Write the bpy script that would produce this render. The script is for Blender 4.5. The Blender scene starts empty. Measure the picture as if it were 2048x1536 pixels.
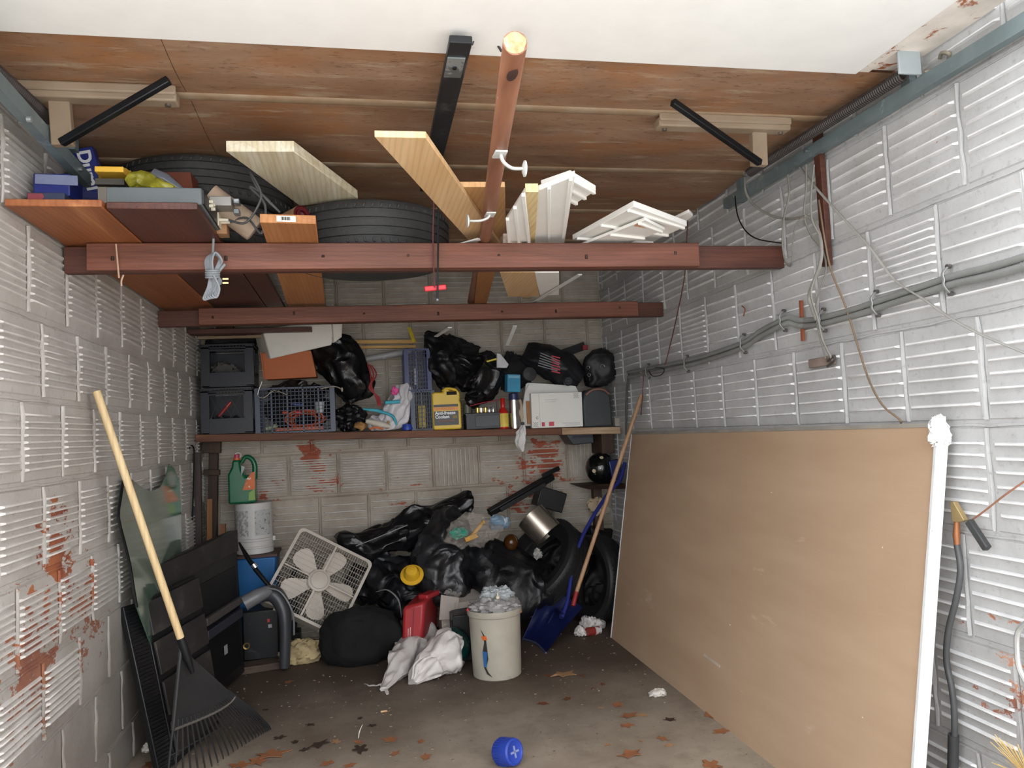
import bpy, math, random
from mathutils import Vector, Matrix, Euler, noise
random.seed(7)
PI = math.pi
C = bpy.context.scene.collection
V = Vector
# ------------------------------------------------------------------ camera
FPX, YAW, PITCH, ROLL, ZC = 1526.5, .204, .0585, -.0505, 1.3412
_cy, _sy, _cp, _sp = math.cos(YAW), math.sin(YAW), math.cos(PITCH), math.sin(PITCH)
_f = V((_sy*_cp, _cy*_cp, _sp)); _r = V((_cy, -_sy, 0)); _u = _r.cross(_f)
_cr, _sr = math.cos(ROLL), math.sin(ROLL)
CR = _r*_cr + _u*_sr; CU = _u*_cr - _r*_sr; CF = _f
CAM = V((0, 0, ZC))
cam = bpy.data.cameras.new('camera'); co = bpy.data.objects.new('camera', cam); C.objects.link(co)
cam.sensor_width = 36; cam.lens = FPX/2048*36; cam.clip_start = .02; cam.clip_end = 100
co.matrix_world = Matrix(((CR.x, CU.x, -CF.x, 0), (CR.y, CU.y, -CF.y, 0), (CR.z, CU.z, -CF.z, ZC), (0, 0, 0, 1)))
bpy.context.scene.camera = co
# ------------------------------------------------------------------ light
W = bpy.data.worlds.new('overcast'); bpy.context.scene.world = W; W.use_nodes = True
W.node_tree.nodes['Background'].inputs[0].default_value = (.93, .96, 1, 1)
W.node_tree.nodes['Background'].inputs[1].default_value = 4.2
fl = bpy.data.lights.new('camera_flash', 'AREA'); fl.energy = 14; fl.size = .04; fl.color = (1, .97, .93)
flo = bpy.data.objects.new('camera_flash', fl); C.objects.link(flo)
flo.matrix_world = Matrix.Translation(CR*-.03 - CU*.06 - CF*.05) @ co.matrix_world
vs = bpy.context.scene.view_settings
vs.view_transform = 'Standard'; vs.look = 'None'; vs.exposure = 0.0; vs.gamma = 1; vs.use_curve_mapping = False
# ------------------------------------------------------------------ measuring: a sighting from the camera onto a known plane of the garage
def ray(u, v): return CR*((u-1024)/FPX) - CU*((v-768)/FPX) + CF
def atY(u, v, y): d = ray(u, v); return CAM + d*(y/d.y)
def atX(u, v, x): d = ray(u, v); return CAM + d*(x/d.x)
def atZ(u, v, z): d = ray(u, v); return CAM + d*((z-ZC)/d.z)
# ------------------------------------------------------------------ materials
def lin(c):
    if isinstance(c, str): c = [int(c[i:i+2], 16)/255 for i in (0, 2, 4)]
    return tuple((x/12.92 if x <= .04045 else ((x+.055)/1.055)**2.4) for x in c) + (1,)
MATS = {}
def mat(name, col, rough=.6, metal=0, vary=.12, scale=8, bump=0, bscale=40, stretch=(1, 1, 1), spec=.5, alpha=1, trans=0, coat=0, col2=None, spots=None, obj=True, distort=0, ior=1.45, grain=None):
    """principled material: base colour varied by noise (col2), optional patches of spots=(colour, threshold, scale), relief by bump"""
    if name in MATS: return MATS[name]
    m = bpy.data.materials.new(name); m.use_nodes = True; nt = m.node_tree; N = nt.nodes; L = nt.links
    b = N['Principled BSDF']; c = lin(col)
    b.inputs['Roughness'].default_value = rough; b.inputs['Metallic'].default_value = metal
    b.inputs['Specular IOR Level'].default_value = spec; b.inputs['Coat Weight'].default_value = coat
    b.inputs['Alpha'].default_value = alpha; b.inputs['Transmission Weight'].default_value = trans; b.inputs['IOR'].default_value = ior
    tc = N.new('ShaderNodeTexCoord'); mp = N.new('ShaderNodeMapping'); mp.inputs['Scale'].default_value = stretch
    if obj: L.new(tc.outputs['Object'], mp.inputs[0])
    else:
        g = N.new('ShaderNodeNewGeometry'); L.new(g.outputs['Position'], mp.inputs[0])
    def nz(s, det=4, dis=0, ro=.55):
        n = N.new('ShaderNodeTexNoise'); n.inputs['Scale'].default_value = s; n.inputs['Detail'].default_value = det
        n.inputs['Roughness'].default_value = ro; n.inputs['Distortion'].default_value = dis; L.new(mp.outputs[0], n.inputs[0]); return n.outputs[0]
    def mix(f, a, bb):
        x = N.new('ShaderNodeMix'); x.data_type = 'RGBA'
        (L.new(f, x.inputs[0]) if not isinstance(f, float) else setattr(x.inputs[0], 'default_value', f))
        for s, i in ((a, 6), (bb, 7)):
            if isinstance(s, tuple): x.inputs[i].default_value = s
            else: L.new(s, x.inputs[i])
        return x.outputs[2]
    def ramp(f, a, bb):
        x = N.new('ShaderNodeMapRange'); x.inputs[1].default_value = a; x.inputs[2].default_value = bb; L.new(f, x.inputs[0]); return x.outputs[0]
    lo = lin(col2) if col2 else tuple(x*(1-vary*1.6) for x in c[:3])+(1,)
    hi = c if col2 else tuple(min(1, x*(1+vary)) for x in c[:3])+(1,)
    out = mix(ramp(nz(scale, 5, distort), .32, .68), lo, hi)
    if spots:
        for (sc, th, ss) in spots: out = mix(ramp(nz(ss, 6, .4, .65), th, th+.05), out, lin(sc))
    if grain:                    # growth rings cut lengthwise, a few knots
        gc, gs, gx = grain; w = N.new('ShaderNodeTexWave'); w.wave_type = 'BANDS'; w.bands_direction = gx; w.inputs['Scale'].default_value = gs
        w.inputs['Distortion'].default_value = 3.5; w.inputs['Detail'].default_value = 2; w.inputs['Detail Scale'].default_value = 1; w.inputs['Detail Roughness'].default_value = .4
        L.new(mp.outputs[0], w.inputs[0]); out = mix(ramp(w.outputs['Fac'], .5, 2.9), out, lin(gc))
    L.new(out, b.inputs['Base Color'])
    if bump:
        bn = N.new('ShaderNodeBump'); bn.inputs['Strength'].default_value = bump; bn.inputs['Distance'].default_value = .01
        L.new(nz(bscale, 4, distort), bn.inputs['Height']); L.new(bn.outputs[0], b.inputs['Normal'])
    MATS[name] = m; return m
def wood(name, col, col2, axis=1, rough=.6, scale=14, spots=None, bump=.15, ring=None):
    st = [1, 1, 1]; st[axis] = .09; c3 = ring or ''.join('%02x' % int(int(col2[i:i+2], 16)*.72) for i in (0, 2, 4))
    return mat(name, col, rough, col2=col2, scale=scale, stretch=tuple(st), distort=1.2, bump=bump, bscale=60, spots=spots, grain=(c3, 17, 'Z' if axis == 0 else 'X'))
# ------------------------------------------------------------------ mesh builder
class MB:
    def __init__(s, M=None): s.v = []; s.f = []; s.M = M or Matrix.Identity(4)
    def add(s, vs, fs, M=None):
        k = len(s.v); T = s.M @ M if M is not None else s.M
        s.v += [T @ V(p) for p in vs]; s.f += [tuple(i+k for i in f) for f in fs]; return s
    def box(s, c, d, M=None):
        x, y, z = (q/2 for q in d); c = V(c)
        s.add([c+V(p) for p in ((-x,-y,-z),(x,-y,-z),(x,y,-z),(-x,y,-z),(-x,-y,z),(x,-y,z),(x,y,z),(-x,y,z))],
              [(0,3,2,1),(4,5,6,7),(0,1,5,4),(1,2,6,5),(2,3,7,6),(3,0,4,7)], M); return s
    def bar(s, p0, p1, w, h, up=(0, 0, 1)):
        p0 = V(p0); p1 = V(p1); d = (p1-p0).normalized(); up = V(up); sd = d.cross(up).normalized(); up = sd.cross(d)
        q = []
        for p in (p0, p1):
            for a, b in ((-1,-1),(1,-1),(1,1),(-1,1)): q.append(p + sd*a*w/2 + up*b*h/2)
        s.add(q, [(0,1,2,3),(7,6,5,4),(0,4,5,1),(1,5,6,2),(2,6,7,3),(3,7,4,0)]); return s
    def tube(s, pts, r, n=8, caps=True, smooth=0, flat=None, M=None):
        pts = [V(p) for p in pts]
        if smooth: pts, rr = spline(pts, smooth, r if isinstance(r, (list, tuple)) else None); r = rr or r
        R = r if isinstance(r, (list, tuple)) else [r]*len(pts)
        d0 = (pts[1]-pts[0]).normalized(); a = V((0,0,1)) if abs(d0.z) < .9 else V((1,0,0)); sd = d0.cross(a).normalized()
        vs = []; fs = []
        for i, p in enumerate(pts):
            d = (pts[min(i+1, len(pts)-1)]-pts[max(i-1, 0)])
            d = d.normalized() if d.length > 1e-9 else d0
            sd = (sd - d*sd.dot(d)).normalized(); b = d.cross(sd)
            for k in range(n):
                t = 2*PI*k/n; f2 = flat or 1
                vs.append(p + (sd*math.cos(t) + b*math.sin(t)*f2)*R[i])
            if i:
                o = (i-1)*n
                for k in range(n): fs.append((o+k, o+(k+1)%n, o+n+(k+1)%n, o+n+k))
        if caps: fs.append(tuple(range(n))[::-1]); fs.append(tuple(range(len(vs)-n, len(vs))))
        s.add(vs, fs, M); return s
    def cyl(s, p0, p1, r0, r1=None, n=20): return s.tube([p0, p1], [r0, r0 if r1 is None else r1], n)
    def lathe(s, prof, n=32, M=None, sx=1, sy=1, a0=0, a1=2*PI):
        vs = []; fs = []; full = abs(a1-a0-2*PI) < 1e-6; m = n if full else n+1
        for r, z in prof:
            for k in range(m):
                t = a0+(a1-a0)*k/n; vs.append((r*sx*math.cos(t), r*sy*math.sin(t), z))
        for i in range(len(prof)-1):
            for k in range(n):
                k2 = (k+1) % m; fs.append((i*m+k, i*m+k2, i*m+m+k2, i*m+m+k))
        s.add(vs, fs, M); return s
    def prism(s, poly, h0, h1, M=None):
        n = len(poly); vs = [(x, y, h0) for x, y in poly]+[(x, y, h1) for x, y in poly]
        s.add(vs, [tuple(range(n))[::-1], tuple(range(n, 2*n))]+[(i, (i+1) % n, n+(i+1) % n, n+i) for i in range(n)], M); return s
    def ball(s, c, r, n=16, sc=(1, 1, 1), M=None):
        c = V(c); vs = []; fs = []
        for i in range(n//2+1):
            ph = PI*i/(n//2)
            for k in range(n):
                t = 2*PI*k/n; vs.append(c+V((r*math.sin(ph)*math.cos(t)*sc[0], r*math.sin(ph)*math.sin(t)*sc[1], -r*math.cos(ph)*sc[2])))
        for i in range(n//2):
            for k in range(n): fs.append((i*n+k, i*n+(k+1) % n, i*n+n+(k+1) % n, i*n+n+k))
        s.add(vs, fs, M); return s
    def mesh(s, name, m, Minv=None):
        me = bpy.data.meshes.new(name); vs = [Minv @ p for p in s.v] if Minv is not None else s.v
        me.from_pydata([tuple(p) for p in vs], [], s.f); me.materials.append(m)
        me.polygons.foreach_set('use_smooth', [True]*len(me.polygons)); me.validate(); me.update()
        me.set_sharp_from_angle(angle=math.radians(38)); return me
def spline(pts, k, r=None):
    out = []; ro = []; P = [pts[0]]+list(pts)+[pts[-1]]; R = [r[0]]+list(r)+[r[-1]] if r else None
    for i in range(1, len(P)-2):
        for j in range(k):
            t = j/k; a, b, c, d = P[i-1:i+3]
            out.append(.5*((2*b)+(c-a)*t+(2*a-5*b+4*c-d)*t*t+(3*b-a-3*c+d)*t**3))
            if R: ro.append(R[i]+(R[i+1]-R[i])*t)
    out.append(P[-2]); ro.append(R[-2] if R else 0)
    return out, (ro if R else None)
def tag(o, label=None, cat=None, group=None, kind=None):
    if label: o['label'] = label
    if cat: o['category'] = cat
    if group: o['group'] = group
    if kind: o['kind'] = kind
    return o
def thing(name, label, cat, loc=(0, 0, 0), rot=(0, 0, 0), group=None):
    o = bpy.data.objects.new(name, None); C.objects.link(o); o.empty_display_size = .05
    o.location = V(loc); o.rotation_euler = Euler(rot); o['_m'] = 0; del o['_m']
    return tag(o, label, cat, group)
def basis(o):
    M = Matrix.LocRotScale(o.location, o.rotation_euler, o.scale)
    return basis(o.parent) @ M if o.parent else M
def part(name, mb, m, parent, label=None, bevel=0, world=True, kind=None):
    """a mesh part; world=True: the builder holds world coordinates, else the parent's own"""
    o = bpy.data.objects.new(name, mb.mesh(name, m, basis(parent).inverted() if world and parent else None)); C.objects.link(o)
    if parent: o.parent = parent
    if bevel:
        b = o.modifiers.new('bevel', 'BEVEL'); b.width = bevel; b.segments = 2; b.limit_method = 'ANGLE'; b.angle_limit = math.radians(50)
    return tag(o, label, kind=kind)
def solo(name, mb, m, label, cat, group=None, bevel=0, kind=None):
    """a thing that is a single mesh, its origin at its base"""
    xs = [p.x for p in mb.v]; ys = [p.y for p in mb.v]; zs = [p.z for p in mb.v]
    loc = V(((min(xs)+max(xs))/2, (min(ys)+max(ys))/2, min(zs)))
    o = bpy.data.objects.new(name, mb.mesh(name, m, Matrix.Translation(-loc))); C.objects.link(o); o.location = loc
    if bevel:
        b = o.modifiers.new('bevel', 'BEVEL'); b.width = bevel; b.segments = 2; b.limit_method = 'ANGLE'; b.angle_limit = math.radians(50)
    return tag(o, label, cat, group, kind)
def struct(name, mb, m, parent=None, **k):
    o = part(name, mb, m, parent, **k)
    if not parent: o['kind'] = 'structure'
    return o
def copy_tree(o, parent=None):
    c = o.copy(); C.objects.link(c)
    if parent: c.parent = parent
    for ch in list(o.children): copy_tree(ch, c)
    return c
def frame(loc, x, y):
    """matrix with given x axis and approximate y axis"""
    x = V(x).normalized(); z = x.cross(V(y)).normalized(); y = z.cross(x)
    return Matrix(((x.x, y.x, z.x, loc[0]), (x.y, y.y, z.y, loc[1]), (x.z, y.z, z.z, loc[2]), (0, 0, 0, 1)))
def RT(loc, rx=0, ry=0, rz=0): return Matrix.Translation(V(loc)) @ Euler((rx, ry, rz)).to_matrix().to_4x4()
def text(s, size, M, m, parent, name='lettering', bold=0, width=None):
    """flat print: M puts it with its baseline left at origin, reading along x, facing +z"""
    cu = bpy.data.curves.new(name, 'FONT'); cu.body = s; cu.size = size; cu.offset = bold; cu.extrude = .0004; cu.resolution_u = 3
    t = bpy.data.objects.new(name, cu); C.objects.link(t)
    dg = bpy.context.evaluated_depsgraph_get(); me = bpy.data.meshes.new_from_object(t.evaluated_get(dg))
    bpy.data.objects.remove(t)
    k = 1
    if width:
        xs = [p.co.x for p in me.vertices]; k = width/(max(xs)-min(xs))
    me.transform((basis(parent).inverted() @ M) @ Matrix.Diagonal((k, 1, 1, 1))); me.materials.clear(); me.materials.append(m)
    o = bpy.data.objects.new(name, me); C.objects.link(o); o.parent = parent; return o
def n3(p, s=1, seed=0): return noise.noise(V(p)*s + V((seed*13.7, seed*7.1, seed*3.3)))
def crumple(mb, amp, s, seed=0, ridge=.6):
    """push every vertex along a noise field with sharp creases"""
    for i, p in enumerate(mb.v):
        d = V((n3(p, s, seed), n3(p, s, seed+5), n3(p, s, seed+9)))
        r = 1-abs(n3(p, s*2.1, seed+3))*2
        mb.v[i] = p + d*amp + d.normalized()*r*amp*ridge if d.length > 1e-6 else p
    return mb
def sack(pts, radii, n=64, rings=40, folds=11, amp=.12, seed=0, squash=1, floor=None, wr=.02, fs=7):
    """plastic bag: a tube through pts with changing radius, pleats running along it and creases"""
    P, R = spline([V(p) for p in pts], max(2, rings//(len(pts)-1)), list(radii))
    mb = MB(); mb.tube(P, R, n, True)
    k = len(P)
    for i in range(k):
        c = P[i]; a = amp*(.35+.65*(1-min(1, R[i]/max(R))))
        for j in range(n):
            p = mb.v[i*n+j]; t = 2*PI*j/n
            f = 1 + a*math.sin(folds*t+3*n3((math.cos(t), math.sin(t), i*.08), 1.5, seed)) + amp*.5*n3((math.cos(t)*1.5, math.sin(t)*1.5, i*.15), 1.3, seed+2)
            q = c+(p-c)*f; q.z = c.z+(q.z-c.z)*squash
            mb.v[i*n+j] = q
    crumple(mb, wr, fs, seed)
    if floor is not None:
        for i, p in enumerate(mb.v):
            if p.z < floor: p.z = floor + .0015*(1+n3(p, 30))
    return mb
def blob(c, rad, seed=0, amp=.2, s=2.5, wr=.02, fs=9, n=56, floor=None, M=None, power=1):
    """crumpled heap around c with radii rad"""
    mb = MB(); mb.ball((0, 0, 0), 1, n)
    for i, p in enumerate(mb.v):
        q = V([math.copysign(abs(x)**power, x) for x in p]); f = 1+amp*n3(p, s, seed)+amp*.5*(1-2*abs(n3(p, s*2, seed+4)))
        mb.v[i] = V((q.x*rad[0]*f, q.y*rad[1]*f, q.z*rad[2]*f))
    crumple(mb, wr, fs, seed)
    T = M or Matrix.Translation(V(c))
    mb.v = [T @ p for p in mb.v]
    if floor is not None:
        for p in mb.v:
            if p.z < floor: p.z = floor+.0015*(1+n3(p, 30))
    return mb
# ================================================================== SETTING
XL, XR, YB = -1.0, 1.82, 5.385
def wallmat(name, paint, paint2, brickc, thr, yz=None, dirt=.0, rough=.42):
    """old silver-grey paint over terracotta tile: chips of bare tile where noise passes a threshold raised near the worn patch yz=((a,b),radius)"""
    m = bpy.data.materials.new(name); m.use_nodes = True; nt = m.node_tree; N = nt.nodes; L = nt.links; b = N['Principled BSDF']
    g = N.new('ShaderNodeNewGeometry'); pos = g.outputs['Position']
    def nz(s, det=5, ro=.6, dis=0, st=None):
        n = N.new('ShaderNodeTexNoise'); n.inputs['Scale'].default_value = s; n.inputs['Detail'].default_value = det; n.inputs['Roughness'].default_value = ro; n.inputs['Distortion'].default_value = dis
        src = pos
        if st:
            mp = N.new('ShaderNodeMapping'); mp.inputs['Scale'].default_value = st; L.new(pos, mp.inputs[0]); src = mp.outputs[0]
        L.new(src, n.inputs[0]); return n.outputs[0]
    def mr(f, a, bb, c=0, d=1):
        x = N.new('ShaderNodeMapRange'); 
        for i, q in zip((1, 2, 3, 4), (a, bb, c, d)): x.inputs[i].default_value = q
        L.new(f, x.inputs[0]); return x.outputs[0]
    def mix(f, a, bb):
        x = N.new('ShaderNodeMix'); x.data_type = 'RGBA'; L.new(f, x.inputs[0])
        for s, i in ((a, 6), (bb, 7)):
            if isinstance(s, tuple): x.inputs[i].default_value = s
            else: L.new(s, x.inputs[i])
        return x.outputs[2]
    def ma(op, a, bb):
        x = N.new('ShaderNodeMath'); x.operation = op
        for s, i in ((a, 0), (bb, 1)):
            if isinstance(s, (int, float)): x.inputs[i].default_value = s
            else: L.new(s, x.inputs[i])
        return x.outputs[0]
    base = mix(mr(nz(3.5), .35, .65), lin(paint2), lin(paint))
    base = mix(mr(nz(38, 6, .7), .56, .72, 0, .45), base, lin('6a6762'))
    chip = nz(9, 8, .68, .3, (1, 1, 1.9))
    if yz:
        acc = None
        for (cx, cy, cz, r, s) in yz:
            d = N.new('ShaderNodeVectorMath'); d.operation = 'DISTANCE'; L.new(pos, d.inputs[0]); d.inputs[1].default_value = (cx, cy, cz)
            q = mr(d.outputs['Value'], 0, r, s, 0); acc = q if acc is None else ma('MAXIMUM', acc, q)
        chip = ma('ADD', chip, acc)
    bc = mix(mr(nz(6), .4, .6), lin(brickc), lin('8a4a36'))
    base = mix(mr(chip, thr, thr+.02), base, bc)
    if dirt:
        s = N.new('ShaderNodeSeparateXYZ'); L.new(pos, s.inputs[0])
        dz = ma('ADD', s.outputs[2], ma('MULTIPLY', nz(2.2, 6), .9))
        base = mix(mr(dz, .7, 1.35, dirt, 0), base, lin('6f665d'))
    L.new(base, b.inputs['Base Color']); b.inputs['Roughness'].default_value = rough
    L.new(mr(chip, thr, thr+.02, rough, .85), b.inputs['Roughness'])
    bn = N.new('ShaderNodeBump'); bn.inputs['Strength'].default_value = .35; bn.inputs['Distance'].default_value = .006
    L.new(nz(45, 6, .7), bn.inputs['Height']); L.new(bn.outputs[0], b.inputs['Normal'])
    return m
WR = wallmat('painted_tile_right', 'bcbcbc', 'a9a9a8', 'c98d6c', .74, yz=[(1.82, 1.85, .55, .45, .22), (1.82, 1.98, 2.22, .12, .2)], dirt=.35, rough=.38)
WL = wallmat('painted_tile_left', 'c2bdb7', 'b0aaa3', 'a8643f', .74, yz=[(-1, 2.85, .98, .42, .33), (-1, 2.65, .7, .45, .35), (-1, 3.1, .75, .42, .3), (-1, 2.35, .4, .35, .26)], dirt=.75, rough=.45)
WB = wallmat('painted_tile_back', 'a69d90', '8d8375', '9c5038', .80, yz=[(-.25, 5.385, 1.1, .4, .31), (-.33, 5.385, 1.26, .22, .4), (.3, 5.385, .85, .5, .29), (1.32, 5.385, 1.12, .42, .42), (1.05, 5.385, .85, .5, .35), (-.6, 5.385, 1., .35, .3)], dirt=.2, rough=.6)
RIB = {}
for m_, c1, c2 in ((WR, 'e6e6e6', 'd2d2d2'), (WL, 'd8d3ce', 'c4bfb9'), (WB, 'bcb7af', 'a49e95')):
    RIB[m_.name] = mat(m_.name+'_rib', c1, .38, col2=c2, scale=14, obj=False, spots=[('a8603c', .7, 9)] if m_ is not WR else None, bump=.15)  # whitish rib paint; part of its paleness stands in for top light
# --- tiles: scored hollow-clay tile faces; U along the wall, W up, H out of the wall
def tile_mesh(name, w, h, ribs, m, vert=False, seed=0, marg=.03):
    rnd = random.Random(seed); mb = MB(); a, b = w/2, h/2; e = .004; t = .0045
    mb.add([(-a,-b,0),(a,-b,0),(a,b,0),(-a,b,0),(-a+e,-b+e,t),(a-e,-b+e,t),(a-e,b-e,t),(-a+e,b-e,t)], [(4,5,6,7),(0,1,5,4),(1,2,6,5),(2,3,7,6),(3,0,4,7)])
    L_, S = (b, a) if vert else (a, b)
    for i in range(ribs):
        c = -S+marg+(2*S-2*marg)*(i+.5)/ribs; l = L_-.005-rnd.random()*.008; l2 = L_-.005-rnd.random()*.009; r = .0046+rnd.random()*.001; z = t+.009+rnd.random()*.002; j = rnd.uniform(-.0025, .0025)
        q = [(-l, c-r-.001, t), (l2, c-r+j, t), (l2, c+r+j, t), (-l, c+r-.001, t), (-l+.012, c-r*.5, z), (l2-.012, c-r*.5+j, z), (l2-.012, c+r*.5+j, z), (-l+.012, c+r*.5, z)]
        if vert: q = [(y, x, zz) for x, y, zz in q]
        fs = [(4,5,6,7),(0,1,5,4),(1,2,6,5),(2,3,7,6),(3,0,4,7)]
        if vert: fs = [f[::-1] for f in fs]
        mb.add(q, fs)
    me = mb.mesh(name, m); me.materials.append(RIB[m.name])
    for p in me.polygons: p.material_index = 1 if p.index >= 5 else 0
    return me
def tile_wall(wall, M0, rows, m, u0, u1, pitch, skip=None):
    """rows: (bottom, top, offset, ribs list); M0 maps (u, w, out) to the world"""
    beads = MB(); rnd = random.Random(3); cache = {}; cnt = 0
    for (z0, z1, off, kinds) in rows:
        u = u0+off-pitch; i = 0
        while u < u1:
            a = max(u, u0); b = min(u+pitch, u1); i += 1
            if b-a > .05:
                w = b-a-.015; h = z1-z0-.022; k = kinds[i] if isinstance(kinds, dict) else kinds[(i*7+int(z0*100)) % len(kinds)]; vert = k < 0
                key = (round(w, 2), round(h, 3), k, rnd.randrange(3))
                if key not in cache: cache[key] = tile_mesh('clay_tile', round(w, 3), h, abs(k), m, vert, len(cache), .028 if not vert else .016)
                o = bpy.data.objects.new('clay_tile', cache[key]); C.objects.link(o); o.parent = wall
                o.matrix_local = M0 @ RT(((a+b)/2+rnd.uniform(-.003, .003), (z0+z1)/2, 0), 0, 0, rnd.uniform(-.006, .006)); cnt += 1
                # smeared mortar over the joint
                ps = []; n = 7
                for j in range(n): ps.append((b-.001+rnd.uniform(-.0025, .0025), z0+.012+(z1-z0-.024)*j/(n-1), .004+rnd.uniform(0, .005)))
                beads.tube([M0 @ V(p) for p in ps], [.0035+rnd.random()*.0035 for _ in ps], 5, smooth=1)
            u += pitch
        ps = [(u0+(u1-u0)*j/60, z1-.004+rnd.uniform(-.003, .003), .0015) for j in range(61)]
        beads.tube([M0 @ V(p) for p in ps], [.003+rnd.random()*.003 for _ in ps], 5, smooth=1)
    part('mortar_joints', beads, m, wall, kind='stuff')
    return cnt
YF = 1.3
mb = MB(); mb.box((XR+.06, (YF+YB)/2, 1.35), (.12, YB-YF, 2.7)); wr = struct('wall_right', mb, WR)
mb = MB(); mb.box((XL-.06, (YF+YB)/2, 1.35), (.12, YB-YF, 2.7)); wl = struct('wall_left', mb, WL)
mb = MB(); mb.box(((XL+XR)/2, YB+.06, 1.35), (XR-XL+.24, .12, 2.7)); wb = struct('wall_back', mb, WB)
MR = Matrix(((0, 0, -1, XR), (1, 0, 0, 0), (0, 1, 0, 0), (0, 0, 0, 1)))
MLF = Matrix(((0, 0, 1, XL), (-1, 0, 0, 0), (0, 1, 0, 0), (0, 0, 0, 1)))
MBK = Matrix(((1, 0, 0, 0), (0, 0, -1, YB), (0, 1, 0, 0), (0, 0, 0, 1)))
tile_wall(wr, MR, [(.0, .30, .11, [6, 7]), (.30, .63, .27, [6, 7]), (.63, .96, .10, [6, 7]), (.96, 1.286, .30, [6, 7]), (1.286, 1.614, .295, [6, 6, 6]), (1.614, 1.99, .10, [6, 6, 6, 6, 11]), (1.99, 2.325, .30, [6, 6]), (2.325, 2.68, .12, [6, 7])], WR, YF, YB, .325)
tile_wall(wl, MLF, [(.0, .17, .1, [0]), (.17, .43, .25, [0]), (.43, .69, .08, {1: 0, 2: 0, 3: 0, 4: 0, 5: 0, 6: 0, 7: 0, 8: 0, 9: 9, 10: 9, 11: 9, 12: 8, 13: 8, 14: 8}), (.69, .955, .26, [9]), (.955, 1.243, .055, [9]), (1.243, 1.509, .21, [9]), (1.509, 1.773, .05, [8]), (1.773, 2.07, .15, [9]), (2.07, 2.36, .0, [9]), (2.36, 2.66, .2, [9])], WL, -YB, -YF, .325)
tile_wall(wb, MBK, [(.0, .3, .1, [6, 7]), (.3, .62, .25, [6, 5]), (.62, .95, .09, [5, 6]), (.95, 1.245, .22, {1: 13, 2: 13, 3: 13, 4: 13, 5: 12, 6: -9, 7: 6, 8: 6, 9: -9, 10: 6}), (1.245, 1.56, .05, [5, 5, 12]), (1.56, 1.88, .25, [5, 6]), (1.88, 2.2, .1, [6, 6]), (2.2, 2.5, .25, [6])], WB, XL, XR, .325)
# --- floor: concrete, stained, browner and darker towards the back, lighter outside
def floormat():
    m = bpy.data.materials.new('worn_concrete'); m.use_nodes = True; nt = m.node_tree; N = nt.nodes; L = nt.links; b = N['Principled BSDF']
    g = N.new('ShaderNodeNewGeometry'); pos = g.outputs['Position']
    def nz(s, det=6, ro=.6, dis=0):
        n = N.new('ShaderNodeTexNoise'); n.inputs['Scale'].default_value = s; n.inputs['Detail'].default_value = det; n.inputs['Roughness'].default_value = ro; n.inputs['Distortion'].default_value = dis; L.new(pos, n.inputs[0]); return n.outputs[0]
    def mr(f, a, bb, c=0, d=1):
        x = N.new('ShaderNodeMapRange')
        for i, q in zip((1, 2, 3, 4), (a, bb, c, d)): x.inputs[i].default_value = q
        L.new(f, x.inputs[0]); return x.outputs[0]
    def mix(f, a, bb):
        x = N.new('ShaderNodeMix'); x.data_type = 'RGBA'; L.new(f, x.inputs[0])
        for s, i in ((a, 6), (bb, 7)):
            if isinstance(s, tuple): x.inputs[i].default_value = s
            else: L.new(s, x.inputs[i])
        return x.outputs[2]
    base = mix(mr(nz(1.6), .35, .65), lin('857869'), lin('a39787'))
    base = mix(mr(nz(5, 7, .7), .5, .7, 0, .6), base, lin('6d5f52'))
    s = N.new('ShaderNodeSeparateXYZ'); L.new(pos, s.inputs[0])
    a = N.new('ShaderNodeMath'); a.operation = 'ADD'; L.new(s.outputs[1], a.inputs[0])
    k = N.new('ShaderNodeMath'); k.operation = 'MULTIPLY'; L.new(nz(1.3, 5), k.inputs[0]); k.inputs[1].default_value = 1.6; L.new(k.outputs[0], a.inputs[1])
    base = mix(mr(a.outputs[0], 3.9, 5.1, 0, .92), base, lin('43352b'))     # dark brown mixed in towards the back
    base = mix(mr(nz(28, 5, .75), .62, .68, 0, .7), base, lin('4a3a2e'))
    base = mix(mr(nz(70, 2, .5), .72, .74, 0, .6), base, lin('b8ae9f'))
    L.new(base, b.inputs['Base Color']); b.inputs['Roughness'].default_value = .72
    bn = N.new('ShaderNodeBump'); bn.inputs['Strength'].default_value = .3; bn.inputs['Distance'].default_value = .004; L.new(nz(30), bn.inputs['Height']); L.new(bn.outputs[0], b.inputs['Normal'])
    return m
mb = MB(); mb.box(((XL+XR)/2, (YB+.9)/2, -.05), (XR-XL+.24, YB-.9+.2, .1)); struct('floor', mb, floormat())
mb = MB(); mb.box((.4, -6.1, -.05), (26, 14, .1)); struct('driveway', mb, mat('pale_bounce_driveway', 'cfcbc4', .8, vary=.08, scale=3, obj=False))  # unseen ground outside, pale so its bounce brightens the white door section
mb = MB(); mb.box(((XL+XR)/2, (2.1+YB)/2, 2.74), (XR-XL+.24, YB-2.1+.12, .08)); struct('ceiling', mb, wood('ceiling_boards', '5c4a3c', '3d3029', 0))
mb = MB(); mb.box(((XL+XR)/2, 2.06, 2.92), (XR-XL+.24, .1, .8)); struct('trim_1', mb, mat('white_lintel', 'eceae6', .5, vary=.03))
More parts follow.
